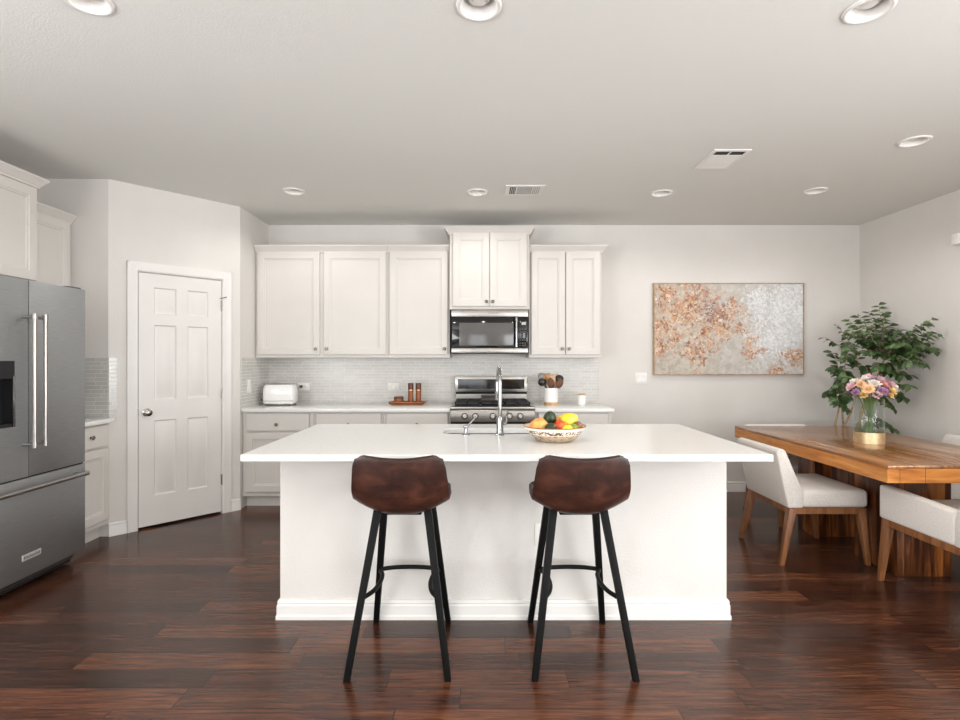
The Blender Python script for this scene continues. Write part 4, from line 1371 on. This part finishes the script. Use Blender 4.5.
dup(st, (0.446, 2.487, 0), 0, 'right of the two brown leather bar stools, in front of the fruit bowl')

# ------------------------------------------------------------------ dining table and chairs
TX0, TX1, TY0, TY1, TZ = 2.298, 3.340, 2.986, 4.785, 0.760
tcx, tcy = (TX0 + TX1) / 2, (TY0 + TY1) / 2
tb = thing('dining_table', 'massive solid wood dining table on block pedestals at the right', 'table', (tcx, tcy, 0))
TT = 0.100
tw, tl = (TX1 - TX0) / 2, (TY1 - TY0) / 2
obj('tabletop', bx(new(), -tw + 0.001, tw - 0.001, -tl + 0.001, tl - 0.001, TZ - 0.018, TZ, 0.003, 2), 'table_top_wood', tb)
ap = new()
def plank(x0, x1, y0, y1):
    bx(ap, x0, x1, y0, y1, TZ - TT, TZ - 0.019, 0.003, 1)
ys = [-tl, -tl + 0.46, -tl + 1.20, tl - 0.15, tl]
for a, b in zip(ys, ys[1:]):
    plank(-tw, -tw + 0.07, a + 0.0015, b - 0.0015)
    plank(tw - 0.07, tw, a + 0.0015, b - 0.0015)
xs = [-tw + 0.07, -tw + 0.215, -tw + 0.59, tw - 0.07]
for a, b in zip(xs, xs[1:]):
    plank(a + 0.0015, b - 0.0015, -tl, -tl + 0.07)
    plank(a + 0.0015, b - 0.0015, tl - 0.07, tl)
bx(ap, -tw + 0.07, tw - 0.07, -tl + 0.07, tl - 0.07, TZ - 0.085, TZ - 0.019)
obj('edge_boards', ap, 'table_edge_wood', tb)
for (px0, px1, py0, py1) in ((2.605, 2.945, 3.310, 3.690), (2.560, 2.960, 4.060, 4.270)):
    obj('pedestal', bx(new(), px0 - tcx, px1 - tcx, py0 - tcy, py1 - tcy, 0.0, TZ - 0.085, 0.005, 2), 'pedestal_wood', tb)

def make_chair(label, loc, rotz):
    t = thing('dining_chair', label, 'chair', loc, rotz, 'oatmeal upholstered dining chairs')
    hw_ = 0.272
    # backrest: raked side profile, slightly wrapped
    tt = new()
    prof = [(0.0, 0.376), (-0.040, 0.560), (-0.078, 0.745), (-0.066, 0.764), (-0.030, 0.766), (-0.014, 0.752), (0.050, 0.600), (0.100, 0.488), (0.104, 0.376)]
    prism(tt, prof, 'x', -hw_, hw_)
    _bev(tt, tt.verts[:], 0.010, 2)
    obj('backrest', tt, 'oat_fabric', t, smooth=50)
    sbm = bx(new(), -hw_, hw_, 0.096, 0.535, 0.376, 0.492, 0.028, 4)
    for v in sbm.verts:
        if v.co.z > 0.48:
            v.co.z += 0.012 * (1 - (v.co.x / hw_) ** 2)
    obj('seat', sbm, 'oat_fabric', t, smooth=50)
    fr_ = new()
    bx(fr_, -hw_ + 0.004, hw_ - 0.004, 0.012, 0.040, 0.335, 0.377, 0.003, 1)
    bx(fr_, -hw_ + 0.004, hw_ - 0.004, 0.495, 0.520, 0.335, 0.377, 0.003, 1)
    bx(fr_, -hw_ + 0.004, -hw_ + 0.030, 0.03, 0.51, 0.335, 0.377, 0.003, 1)
    bx(fr_, hw_ - 0.030, hw_ - 0.004, 0.03, 0.51, 0.335, 0.377, 0.003, 1)
    obj('seat_frame', fr_, 'walnut', t)
    for sx in (-1, 1):
        obj('leg', taper_leg(new(), (sx * (hw_ - 0.024), 0.034, 0.374), (sx * (hw_ - 0.002), -0.045, 0.0), 0.050, 0.028), 'walnut', t)
        obj('leg', taper_leg(new(), (sx * (hw_ - 0.024), 0.490, 0.374), (sx * (hw_ - 0.006), 0.528, 0.0), 0.050, 0.028), 'walnut', t)
    return t
ch = make_chair('upholstered chair on the left side of the table, nearest the island', (2.035, 3.770, 0), R(-90))
dup(ch, (2.712, 4.832, 0), R(180), 'upholstered chair at the far end of the table, mostly hidden behind it')
dup(ch, (3.690, 3.960, 0), R(90), 'upholstered chair on the right side of the table, by the right wall')

def make_armchair(label, loc, rotz):
    t = thing('dining_armchair', label, 'chair', loc, rotz, 'oatmeal upholstered dining chairs')
    hw_ = 0.290
    sbm = bx(new(), -hw_ + 0.06, hw_ - 0.06, 0.09, 0.595, 0.384, 0.500, 0.02, 3)
    obj('seat', sbm, 'oat_fabric', t, smooth=50)
    for s in (-1, 1):
        a = new()
        prism(a, [(0.085, 0.384), (0.610, 0.384), (0.610, 0.588), (0.085, 0.566)], 'x', s * hw_, s * (hw_ - 0.065))
        _bev(a, a.verts[:], 0.016, 3)
        obj('armrest', a, 'oat_fabric', t, smooth=50)
    b = new()
    prism(b, [(0.0, 0.384), (-0.05, 0.60), (-0.075, 0.755), (-0.02, 0.765), (0.055, 0.600), (0.085, 0.540), (0.089, 0.384)], 'x', -hw_, hw_)
    _bev(b, b.verts[:], 0.010, 2)
    obj('backrest', b, 'oat_fabric', t, smooth=50)
    fr_ = new()
    bx(fr_, -hw_ + 0.004, hw_ - 0.004, 0.012, 0.040, 0.345, 0.386, 0.003, 1)
    bx(fr_, -hw_ + 0.004, hw_ - 0.004, 0.565, 0.590, 0.345, 0.386, 0.003, 1)
    bx(fr_, -hw_ + 0.004, -hw_ + 0.030, 0.03, 0.58, 0.345, 0.386, 0.003, 1)
    bx(fr_, hw_ - 0.030, hw_ - 0.004, 0.03, 0.58, 0.345, 0.386, 0.003, 1)
    obj('seat_frame', fr_, 'walnut', t)
    for sx in (-1, 1):
        obj('leg', taper_leg(new(), (sx * (hw_ - 0.024), 0.034, 0.384), (sx * (hw_ - 0.002), -0.03, 0.0), 0.050, 0.028), 'walnut', t)
        obj('leg', taper_leg(new(), (sx * (hw_ - 0.024), 0.560, 0.384), (sx * (hw_ + 0.004), 0.590, 0.0), 0.050, 0.028), 'walnut', t)
    return t
make_armchair('upholstered armchair at the near end of the table, cut by the right edge', (2.755, 2.668, 0), 0)

# ------------------------------------------------------------------ vase and flowers
VX, VY = 2.800, 3.815
va = thing('glass_vase', 'clear cylinder vase with gold base standing on the wooden table', 'vase', (VX, VY, TZ))
VR, VH = 0.092, 0.330
obj('vase_glass', lathe(new(), [(0, 0.0), (VR - 0.002, 0.0), (VR, 0.003), (VR, VH), (VR - 0.002, VH + 0.002), (VR - 0.004, VH), (VR - 0.004, 0.012), (0, 0.012)], (0, 0, 0), 48), 'clear_glass', va, smooth=60)
obj('gold_band', lathe(new(), [(VR + 0.0006, 0.001), (VR + 0.0018, 0.001), (VR + 0.0018, 0.080), (VR + 0.0006, 0.080)], (0, 0, 0), 48, closed=True), 'gold', va, smooth=60)
obj('water', lathe(new(), [(0, 0.0125), (VR - 0.0046, 0.0125), (VR - 0.0046, 0.130), (0, 0.130)], (0, 0, 0), 48), 'water', va, smooth=60)

def petal(bm, base, d, up, L, W_, cup):
    d, up = Vector(d).normalized(), Vector(up).normalized()
    s = d.cross(up).normalized()
    pr = [(0.0, 0.25), (0.35, 0.85), (0.7, 1.0), (0.92, 0.65), (1.0, 0.15)]
    rows = []
    for f, wd in pr:
        c = Vector(base) + d * (L * f) + up * (cup * f * f)
        rows.append([bm.verts.new(c - s * (W_ / 2 * wd) + up * 0.004 * wd), bm.verts.new(c), bm.verts.new(c + s * (W_ / 2 * wd) + up * 0.004 * wd)])
    for a, b in zip(rows, rows[1:]):
        for i in range(2):
            bm.faces.new((a[i], a[i + 1], b[i + 1], b[i]))

def flower(label, pos, mat_, r=0.045, layers=3):
    base = Vector((VX, VY, TZ))
    pos = Vector(pos)
    foot = Vector((pos.x * -0.35 + random.uniform(-0.02, 0.02), pos.y * -0.35 + random.uniform(-0.015, 0.015), 0.018))
    lim = VR - 0.02
    if Vector((foot.x, foot.y)).length > lim:
        foot.x *= 0.5; foot.y *= 0.5
    t = thing('cut_flower', label, 'flower', base + foot, 0, 'cut flowers in the glass vase')
    p = pos - foot
    neck = Vector((pos.x * 0.35, pos.y * 0.35, VH - 0.01)) - foot
    if Vector((neck.x + foot.x, neck.y + foot.y)).length > VR - 0.012:
        k = (VR - 0.012) / Vector((neck.x + foot.x, neck.y + foot.y)).length
        neck.x = (neck.x + foot.x) * k - foot.x
        neck.y = (neck.y + foot.y) * k - foot.y
    obj('stem', tube(new(), spline([(0, 0, 0), neck * 0.5, neck, p], 14), 0.0028, 8), 'stem_green', t)
    out = Vector((pos.x, pos.y, 0.10)).normalized()
    b = new()
    ax = out
    t1 = ax.orthogonal().normalized()
    t2 = ax.cross(t1)
    for l in range(layers):
        n_ = 9 - l
        for k in range(n_):
            a = 2 * PI * k / n_ + l * 0.35
            d = t1 * math.cos(a) + t2 * math.sin(a)
            tilt = 0.15 + 0.45 * l
            dd = (d * math.cos(tilt) + ax * math.sin(tilt))
            uu = (ax * math.cos(tilt) - d * math.sin(tilt))
            petal(b, p + ax * 0.004 * l, dd, uu, r * (1.0 - 0.20 * l) * random.uniform(0.85, 1.12), r * 0.55, r * random.uniform(0.05, 0.35))
    obj('bloom', b, mat_, t, smooth=80)
    c_ = new()
    blob(c_, p + ax * 0.010, r * 0.20, 10)
    obj('flower_centre', c_, 'flower_centre', t)
FL = [
    ('pale flower at the top left of the bouquet', (-0.085, 0.02, 0.430), 'petal_white', 0.042),
    ('pink flower at the top middle of the bouquet', (0.015, 0.02, 0.458), 'petal_pink', 0.046),
    ('pink flower at the top right of the bouquet', (0.090, 0.01, 0.440), 'petal_pink', 0.044),
    ('white flower at the far right of the bouquet', (0.152, -0.02, 0.385), 'petal_white', 0.044),
    ('peach flower at the right front of the bouquet', (0.090, -0.085, 0.368), 'petal_yellow', 0.044),
    ('plum purple flower at the front centre of the bouquet', (0.015, -0.105, 0.366), 'petal_plum', 0.046),
    ('peach flower at the left front of the bouquet', (-0.070, -0.090, 0.382), 'petal_peach', 0.046),
    ('mauve flower at the far left of the bouquet', (-0.138, -0.02, 0.395), 'petal_pink', 0.042),
    ('cream flower just above the purple one in the bouquet', (-0.015, -0.070, 0.420), 'petal_white', 0.044),
    ('rose coloured flower right of centre in the bouquet', (0.058, -0.060, 0.408), 'petal_rose', 0.042),
    ('small yellow flower low on the left of the bouquet', (-0.100, -0.085, 0.345), 'petal_yellow', 0.032),
    ('small mauve flower low between peach and purple in the bouquet', (-0.038, -0.120, 0.346), 'petal_pink', 0.034),
    ('rose flower on the back of the bouquet', (-0.02, 0.10, 0.420), 'petal_rose', 0.042),
    ('white flower on the back right of the bouquet', (0.10, 0.09, 0.400), 'petal_white', 0.042),
    ('pale pink flower between the top middle and top left ones', (-0.035, -0.01, 0.450), 'petal_white', 0.040),
    ('small peach flower left of the cream one in the bouquet', (-0.085, -0.040, 0.416), 'petal_peach', 0.038),
    ('pale pink flower between the rose one and the far right white one', (0.120, -0.040, 0.412), 'petal_pink', 0.040),
    ('small purple flower low on the far left of the bouquet', (-0.135, -0.065, 0.362), 'petal_plum', 0.032),
    ('small yellow flower low under the peach one on the right', (0.060, -0.115, 0.340), 'petal_yellow', 0.030),
]
for l_, p_, m_, r_ in FL:
    flower(l_, p_, m_, r_)

def leaf(bm, base, d, up, L, W_, droop=0.25, fold=0.18):
    d = Vector(d).normalized()
    up = Vector(up)
    s = d.cross(up)
    if s.length < 1e-4:
        s = d.orthogonal()
    s.normalize()
    up = s.cross(d).normalized()
    pr = [(0.0, 0.10), (0.22, 0.72), (0.48, 1.0), (0.75, 0.72), (1.0, 0.04)]
    rows = []
    for f, wd in pr:
        c = Vector(base) + d * (L * f) - up * (droop * L * f * f)
        rows.append([bm.verts.new(c - s * (W_ / 2 * wd) + up * (fold * W_ / 2 * wd)), bm.verts.new(c), bm.verts.new(c + s * (W_ / 2 * wd) + up * (fold * W_ / 2 * wd))])
    for a, b in zip(rows, rows[1:]):
        for i in range(2):
            bm.faces.new((a[i], a[i + 1], b[i + 1], b[i]))
gr = thing('vase_greenery', 'dark green leaves around the bouquet at the vase rim', 'greenery', (VX, VY, TZ + 0.018))
gb = new()
gs = new()
for k in range(9):
    a = 2 * PI * k / 9 + 0.2
    tip = Vector((0.13 * math.cos(a), 0.13 * math.sin(a), 0.335 + 0.03 * random.random()))
    nk = Vector((0.06 * math.cos(a), 0.06 * math.sin(a), 0.30))
    ft = Vector((-0.03 * math.cos(a), -0.03 * math.sin(a), 0.0))
    tube(gs, spline([ft, (ft + nk) / 2, nk, tip], 12), 0.0022, 6)
    for j in range(5):
        aa = a + random.uniform(-0.9, 0.9)
        q = nk.lerp(tip, 0.4 + 0.6 * random.random())
        leaf(gb, q, (math.cos(aa), math.sin(aa), random.uniform(-0.3, 0.5)), (0, 0, 1), 0.06, 0.026)
obj('stems', gs, 'stem_green', gr)
obj('leaves', gb, 'leaf_green', gr, smooth=80)

# ------------------------------------------------------------------ tree in the corner
PX, PY = 3.430, 5.02
pt = thing('potted_ficus', 'leafy green potted ficus in the corner behind the dining table', 'plant', (PX, PY, 0))
obj('pot', lathe(new(), [(0, 0), (0.125, 0), (0.135, 0.01), (0.165, 0.27), (0.172, 0.285), (0.172, 0.30), (0.155, 0.30), (0.150, 0.26), (0, 0.255)], (0, 0, 0), 36), 'pot_glaze', pt)
obj('soil', lathe(new(), [(0, 0.270), (0.06, 0.272), (0.151, 0.262)], (0, 0, 0), 30), 'soil', pt)
rng = random.Random(21)
def W2L(u, v, Y):
    return Vector(((u - 480) * Y / 530 - PX, Y - PY, CAM_H - (v - 360) * Y / 530))
# branch sprays: (tip u, tip v, tip depth), measured on the photograph, stand at their own depths
TIPS = [(826, 338, 5.02), (832, 352, 4.90), (838, 326, 5.05), (848, 320, 5.15), (858, 316, 5.10), (868, 312, 5.10), (879, 305, 5.05), (884, 315, 4.85), (890, 324, 4.95),
        (862, 330, 4.80), (846, 342, 4.80), (834, 368, 4.85), (828, 392, 4.90), (838, 402, 4.80), (850, 398, 4.80), (846, 372, 4.75), (860, 352, 4.70), (872, 340, 4.75),
        (880, 355, 4.80), (894, 345, 4.75), (905, 338, 4.65), (915, 330, 4.55), (925, 324, 4.48), (934, 318, 4.42), (940, 334, 4.36), (936, 348, 4.38), (924, 345, 4.45),
        (912, 352, 4.55), (902, 364, 4.65), (892, 370, 4.75), (890, 386, 4.80), (900, 392, 4.75), (906, 398, 4.72), (868, 372, 4.85), (856, 384, 4.85), (893, 408, 4.80), (888, 424, 4.80), (897, 430, 4.78),
        (842, 356, 4.95), (854, 362, 4.98), (872, 326, 4.92), (866, 345, 4.95), (884, 335, 4.9), (918, 340, 4.5), (930, 332, 4.42), (878, 368, 4.7), (836, 385, 4.95), (848, 410, 4.9)]
FILL = [(832, 330, 912, 392, 15), (885, 325, 935, 375, 14), (828, 372, 850, 408, 6), (884, 375, 904, 405, 5)]
for (u0, v0, u1, v1, n_) in FILL:
    for i in range(n_):
        u_ = rng.uniform(u0, u1)
        TIPS.append((u_, rng.uniform(v0, v1), rng.uniform(4.62, 5.12) if u_ < 905 else rng.uniform(4.38, 4.62)))
stems = new()
fol = new()
trunks = []
for k, (bx0, by0, tu, tv, tY) in enumerate(((-0.03, 0.0, 862, 372, 4.95), (0.02, 0.02, 842, 384, 4.95), (0.0, -0.03, 884, 360, 4.85), (0.04, -0.01, 880, 395, 4.85), (-0.05, -0.02, 836, 402, 4.92))):
    top = W2L(tu, tv, tY)
    pts_ = spline([(bx0, by0, 0.26), (bx0 * 2 + top.x * 0.15, by0 * 1.5 + top.y * 0.15, 0.58), (top.x * 0.55, top.y * 0.55, 0.92), top], 18)
    tube(stems, pts_, [0.012 - 0.006 * i / 17 for i in range(18)], 8)
    trunks.append(pts_)
def clampw(p):
    p.x = min(p.x, RW - 0.05 - PX)
    p.y = min(p.y, BW - 0.06 - PY)
    return p
for (u, v, Y) in TIPS:
    tip = clampw(W2L(u, v, Y))
    best = min((q for t_ in trunks for q in t_[8:]), key=lambda q: (q - tip).length + (0.3 if q.z > tip.z + 0.05 else 0))
    mid = best.lerp(tip, 0.5) + Vector((0, 0, 0.05))
    br = spline([best, mid, tip], 12)
    tube(stems, br, [0.0045 - 0.0027 * i / 11 for i in range(12)], 6)
    n_ = 16
    for i in range(n_):
        f = 0.30 + 0.70 * i / (n_ - 1)
        k = min(10, int(f * 11))
        p = br[k].lerp(br[k + 1], f * 11 - k)
        d = (br[k + 1] - br[k]).normalized()
        side = d.cross(Vector((0, 0, 1)))
        if side.length < 1e-3:
            side = Vector((1, 0, 0))
        side.normalize()
        sg = 1 if i % 2 else -1
        dd = d * 0.6 + side * sg * 0.9 + Vector((rng.uniform(-0.3, 0.3), rng.uniform(-0.5, 0.2), rng.uniform(-0.75, 0.05)))
        L = rng.uniform(0.055, 0.084)
        if p.x + dd.normalized().x * L > RW - 0.02 - PX:
            dd.x = -abs(dd.x)
        leaf(fol, p, dd, Vector((rng.uniform(-0.3, 0.3), rng.uniform(-1.3, -0.1), 1)), L, L * 0.56, rng.uniform(0.15, 0.45))
obj('stem', stems, 'bark', pt, smooth=60)
obj('foliage', fol, 'leaf_green', pt, smooth=80)

# ------------------------------------------------------------------ painting
pa = thing('canvas_painting', 'wide abstract canvas of rust, grey and white on the back wall', 'painting', (2.546, BW, 1.672))
obj('canvas', bx(new(), -0.757, 0.757, -0.040, -0.008, -0.460, 0.460, 0.002, 1), 'abstract_paint', pa)
pf = new()
for s in (-1, 1):
    bx(pf, s * 0.757, s * 0.768, -0.043, 0, -0.470, 0.470, 0.0, 1)
    bx(pf, -0.757, 0.757, -0.043, 0, s * 0.460, s * 0.470, 0.0, 1)
obj('frame', pf, plain('frame_wood', (168, 142, 114), 0.5, var=0.15, vscale=20), pa)

# ------------------------------------------------------------------ ceiling fixtures
def lamp(label, x, y):
    r = thing('recessed_light', label, 'ceiling light', (x, y, H), 0, 'round recessed ceiling lights')
    obj('trim_ring', lathe(new(), [(0.090, 0.0), (0.088, -0.006), (0.080, -0.009), (0.072, -0.006), (0.067, 0.002), (0.067, 0.010), (0.0695, 0.010), (0.0695, 0.001), (0.090, 0.001)], (0, 0, 0), 40, closed=True), 'trim_white', r, smooth=60)
    obj('can', lathe(new(), [(0.067, 0.004), (0.060, 0.055), (0.050, 0.080), (0.0, 0.082)], (0, 0, 0), 40), 'trim_white', r, smooth=60)
    ll = bpy.data.lights.new('lamp_light', 'SPOT')
    ll.energy, ll.spot_size, ll.spot_blend, ll.shadow_soft_size, ll.color = LAMP_W, R(165), 0.5, 0.05, (1, 0.97, 0.935)
    lo = bpy.data.objects.new('lamp_light', ll)
    C.objects.link(lo)
    lo.location = (0, 0, -0.014)
    lo.parent = r
    obj('bulb', lathe(new(), [(0.0, 0.016), (0.030, 0.018), (0.043, 0.028), (0.045, 0.040), (0.032, 0.075), (0, 0.080)], (0, 0, 0), 32), 'bulb_frost', r, smooth=60)
    return r
LL = ['recessed ceiling light at the upper left, cut by the top edge', 'recessed ceiling light at the top centre, cut by the top edge', 'recessed ceiling light at the upper right, cut by the top edge', 'recessed ceiling light at far right, beyond the square vent', 'recessed ceiling light in the back row, leftmost above the cabinets', 'recessed ceiling light in the back row beside the small vent', 'recessed ceiling light in the back row, right of the small vent', 'recessed ceiling light in the back row, rightmost above the painting']
for i, (x, y) in enumerate(LAMPS):
    if i == 0:
        L0 = lamp(LL[0], x, y)
    else:
        dup(L0, (x, y, H), 0, LL[i])

v1 = thing('ceiling_vent', 'small rectangular air vent in the ceiling above the range', 'vent', (0.362, 4.335, H))
f_ = new()
hw_, hd_ = 0.155, 0.125
def vent_frame(bm, hw, hd, wd, t):
    bx(bm, -hw, hw, -hd, -hd + wd, -t, 0)
    bx(bm, -hw, hw, hd - wd, hd, -t, 0)
    bx(bm, -hw, -hw + wd, -hd + wd, hd - wd, -t, 0)
    bx(bm, hw - wd, hw, -hd + wd, hd - wd, -t, 0)
vent_frame(f_, hw_, hd_, 0.03, 0.006)
for x in (-0.065, 0.065):
    bx(f_, x - 0.006, x + 0.006, -hd_ + 0.03, hd_ - 0.03, -0.006, 0)
obj('frame', f_, 'trim_white', v1)
obj('duct', bx(new(), -hw_ + 0.02, hw_ - 0.02, -hd_ + 0.02, hd_ - 0.02, -0.0025, -0.0005), 'vent_shadow', v1)  # flat dark sheet standing in for the shade inside the vent
lv = new()
for i in range(9):
    y = -hd_ + 0.035 + i * (2 * hd_ - 0.07) / 8
    bx(lv, -0.058, 0.058, y - 0.002, y + 0.002, -0.006, -0.004)
for s in (-1, 1):
    for i in range(4):
        x = s * (0.080 + i * 0.014)
        bx(lv, x - (0.002 if s < 0 else 0.005), x + (0.002 if s < 0 else 0.005), -hd_ + 0.03, hd_ - 0.03, -0.006, -0.004)
obj('louvres', lv, 'trim_white', v1)
v2 = thing('ceiling_vent', 'square louvred air return vent in the ceiling right of centre', 'vent', (1.672, 3.672, H))
f_ = new()
hw_, hd_ = 0.125, 0.175
vent_frame(f_, hw_, hd_, 0.025, 0.006)
bx(f_, -hw_ + 0.025, hw_ - 0.025, -0.085, -0.078, -0.006, 0)
bx(f_, -hw_ + 0.025, hw_ - 0.025, 0.072, 0.080, -0.006, 0)
obj('frame', f_, 'trim_white', v2)
obj('duct', bx(new(), -hw_ + 0.02, hw_ - 0.02, -hd_ + 0.02, hd_ - 0.02, -0.0025, -0.0005), 'vent_shadow', v2)  # dark sheet painted for the shade behind the louvres
lv = new()
for i in range(11):
    y = -0.070 + i * 0.021
    prism(lv, [(y, -0.003), (y + 0.016, -0.006), (y + 0.018, -0.005), (y + 0.002, -0.002)], 'x', -hw_ + 0.024, hw_ - 0.024)
bx(lv, -0.004, 0.004, -0.150, -0.085, -0.006, -0.003)
obj('louvres', lv, 'trim_white', v2)

ws = thing('wall_sensor', 'small white sensor box high on the right wall at the photo edge', 'sensor', (RW, 4.315, 2.34), R(-90))
obj('housing', bx(new(), -0.035, 0.035, -0.045, -0.006, -0.045, 0.045, 0.006, 2), 'plastic_white', ws)
obj('mount', bx(new(), -0.028, 0.028, -0.008, 0, -0.040, 0.040), 'plastic_white', ws)
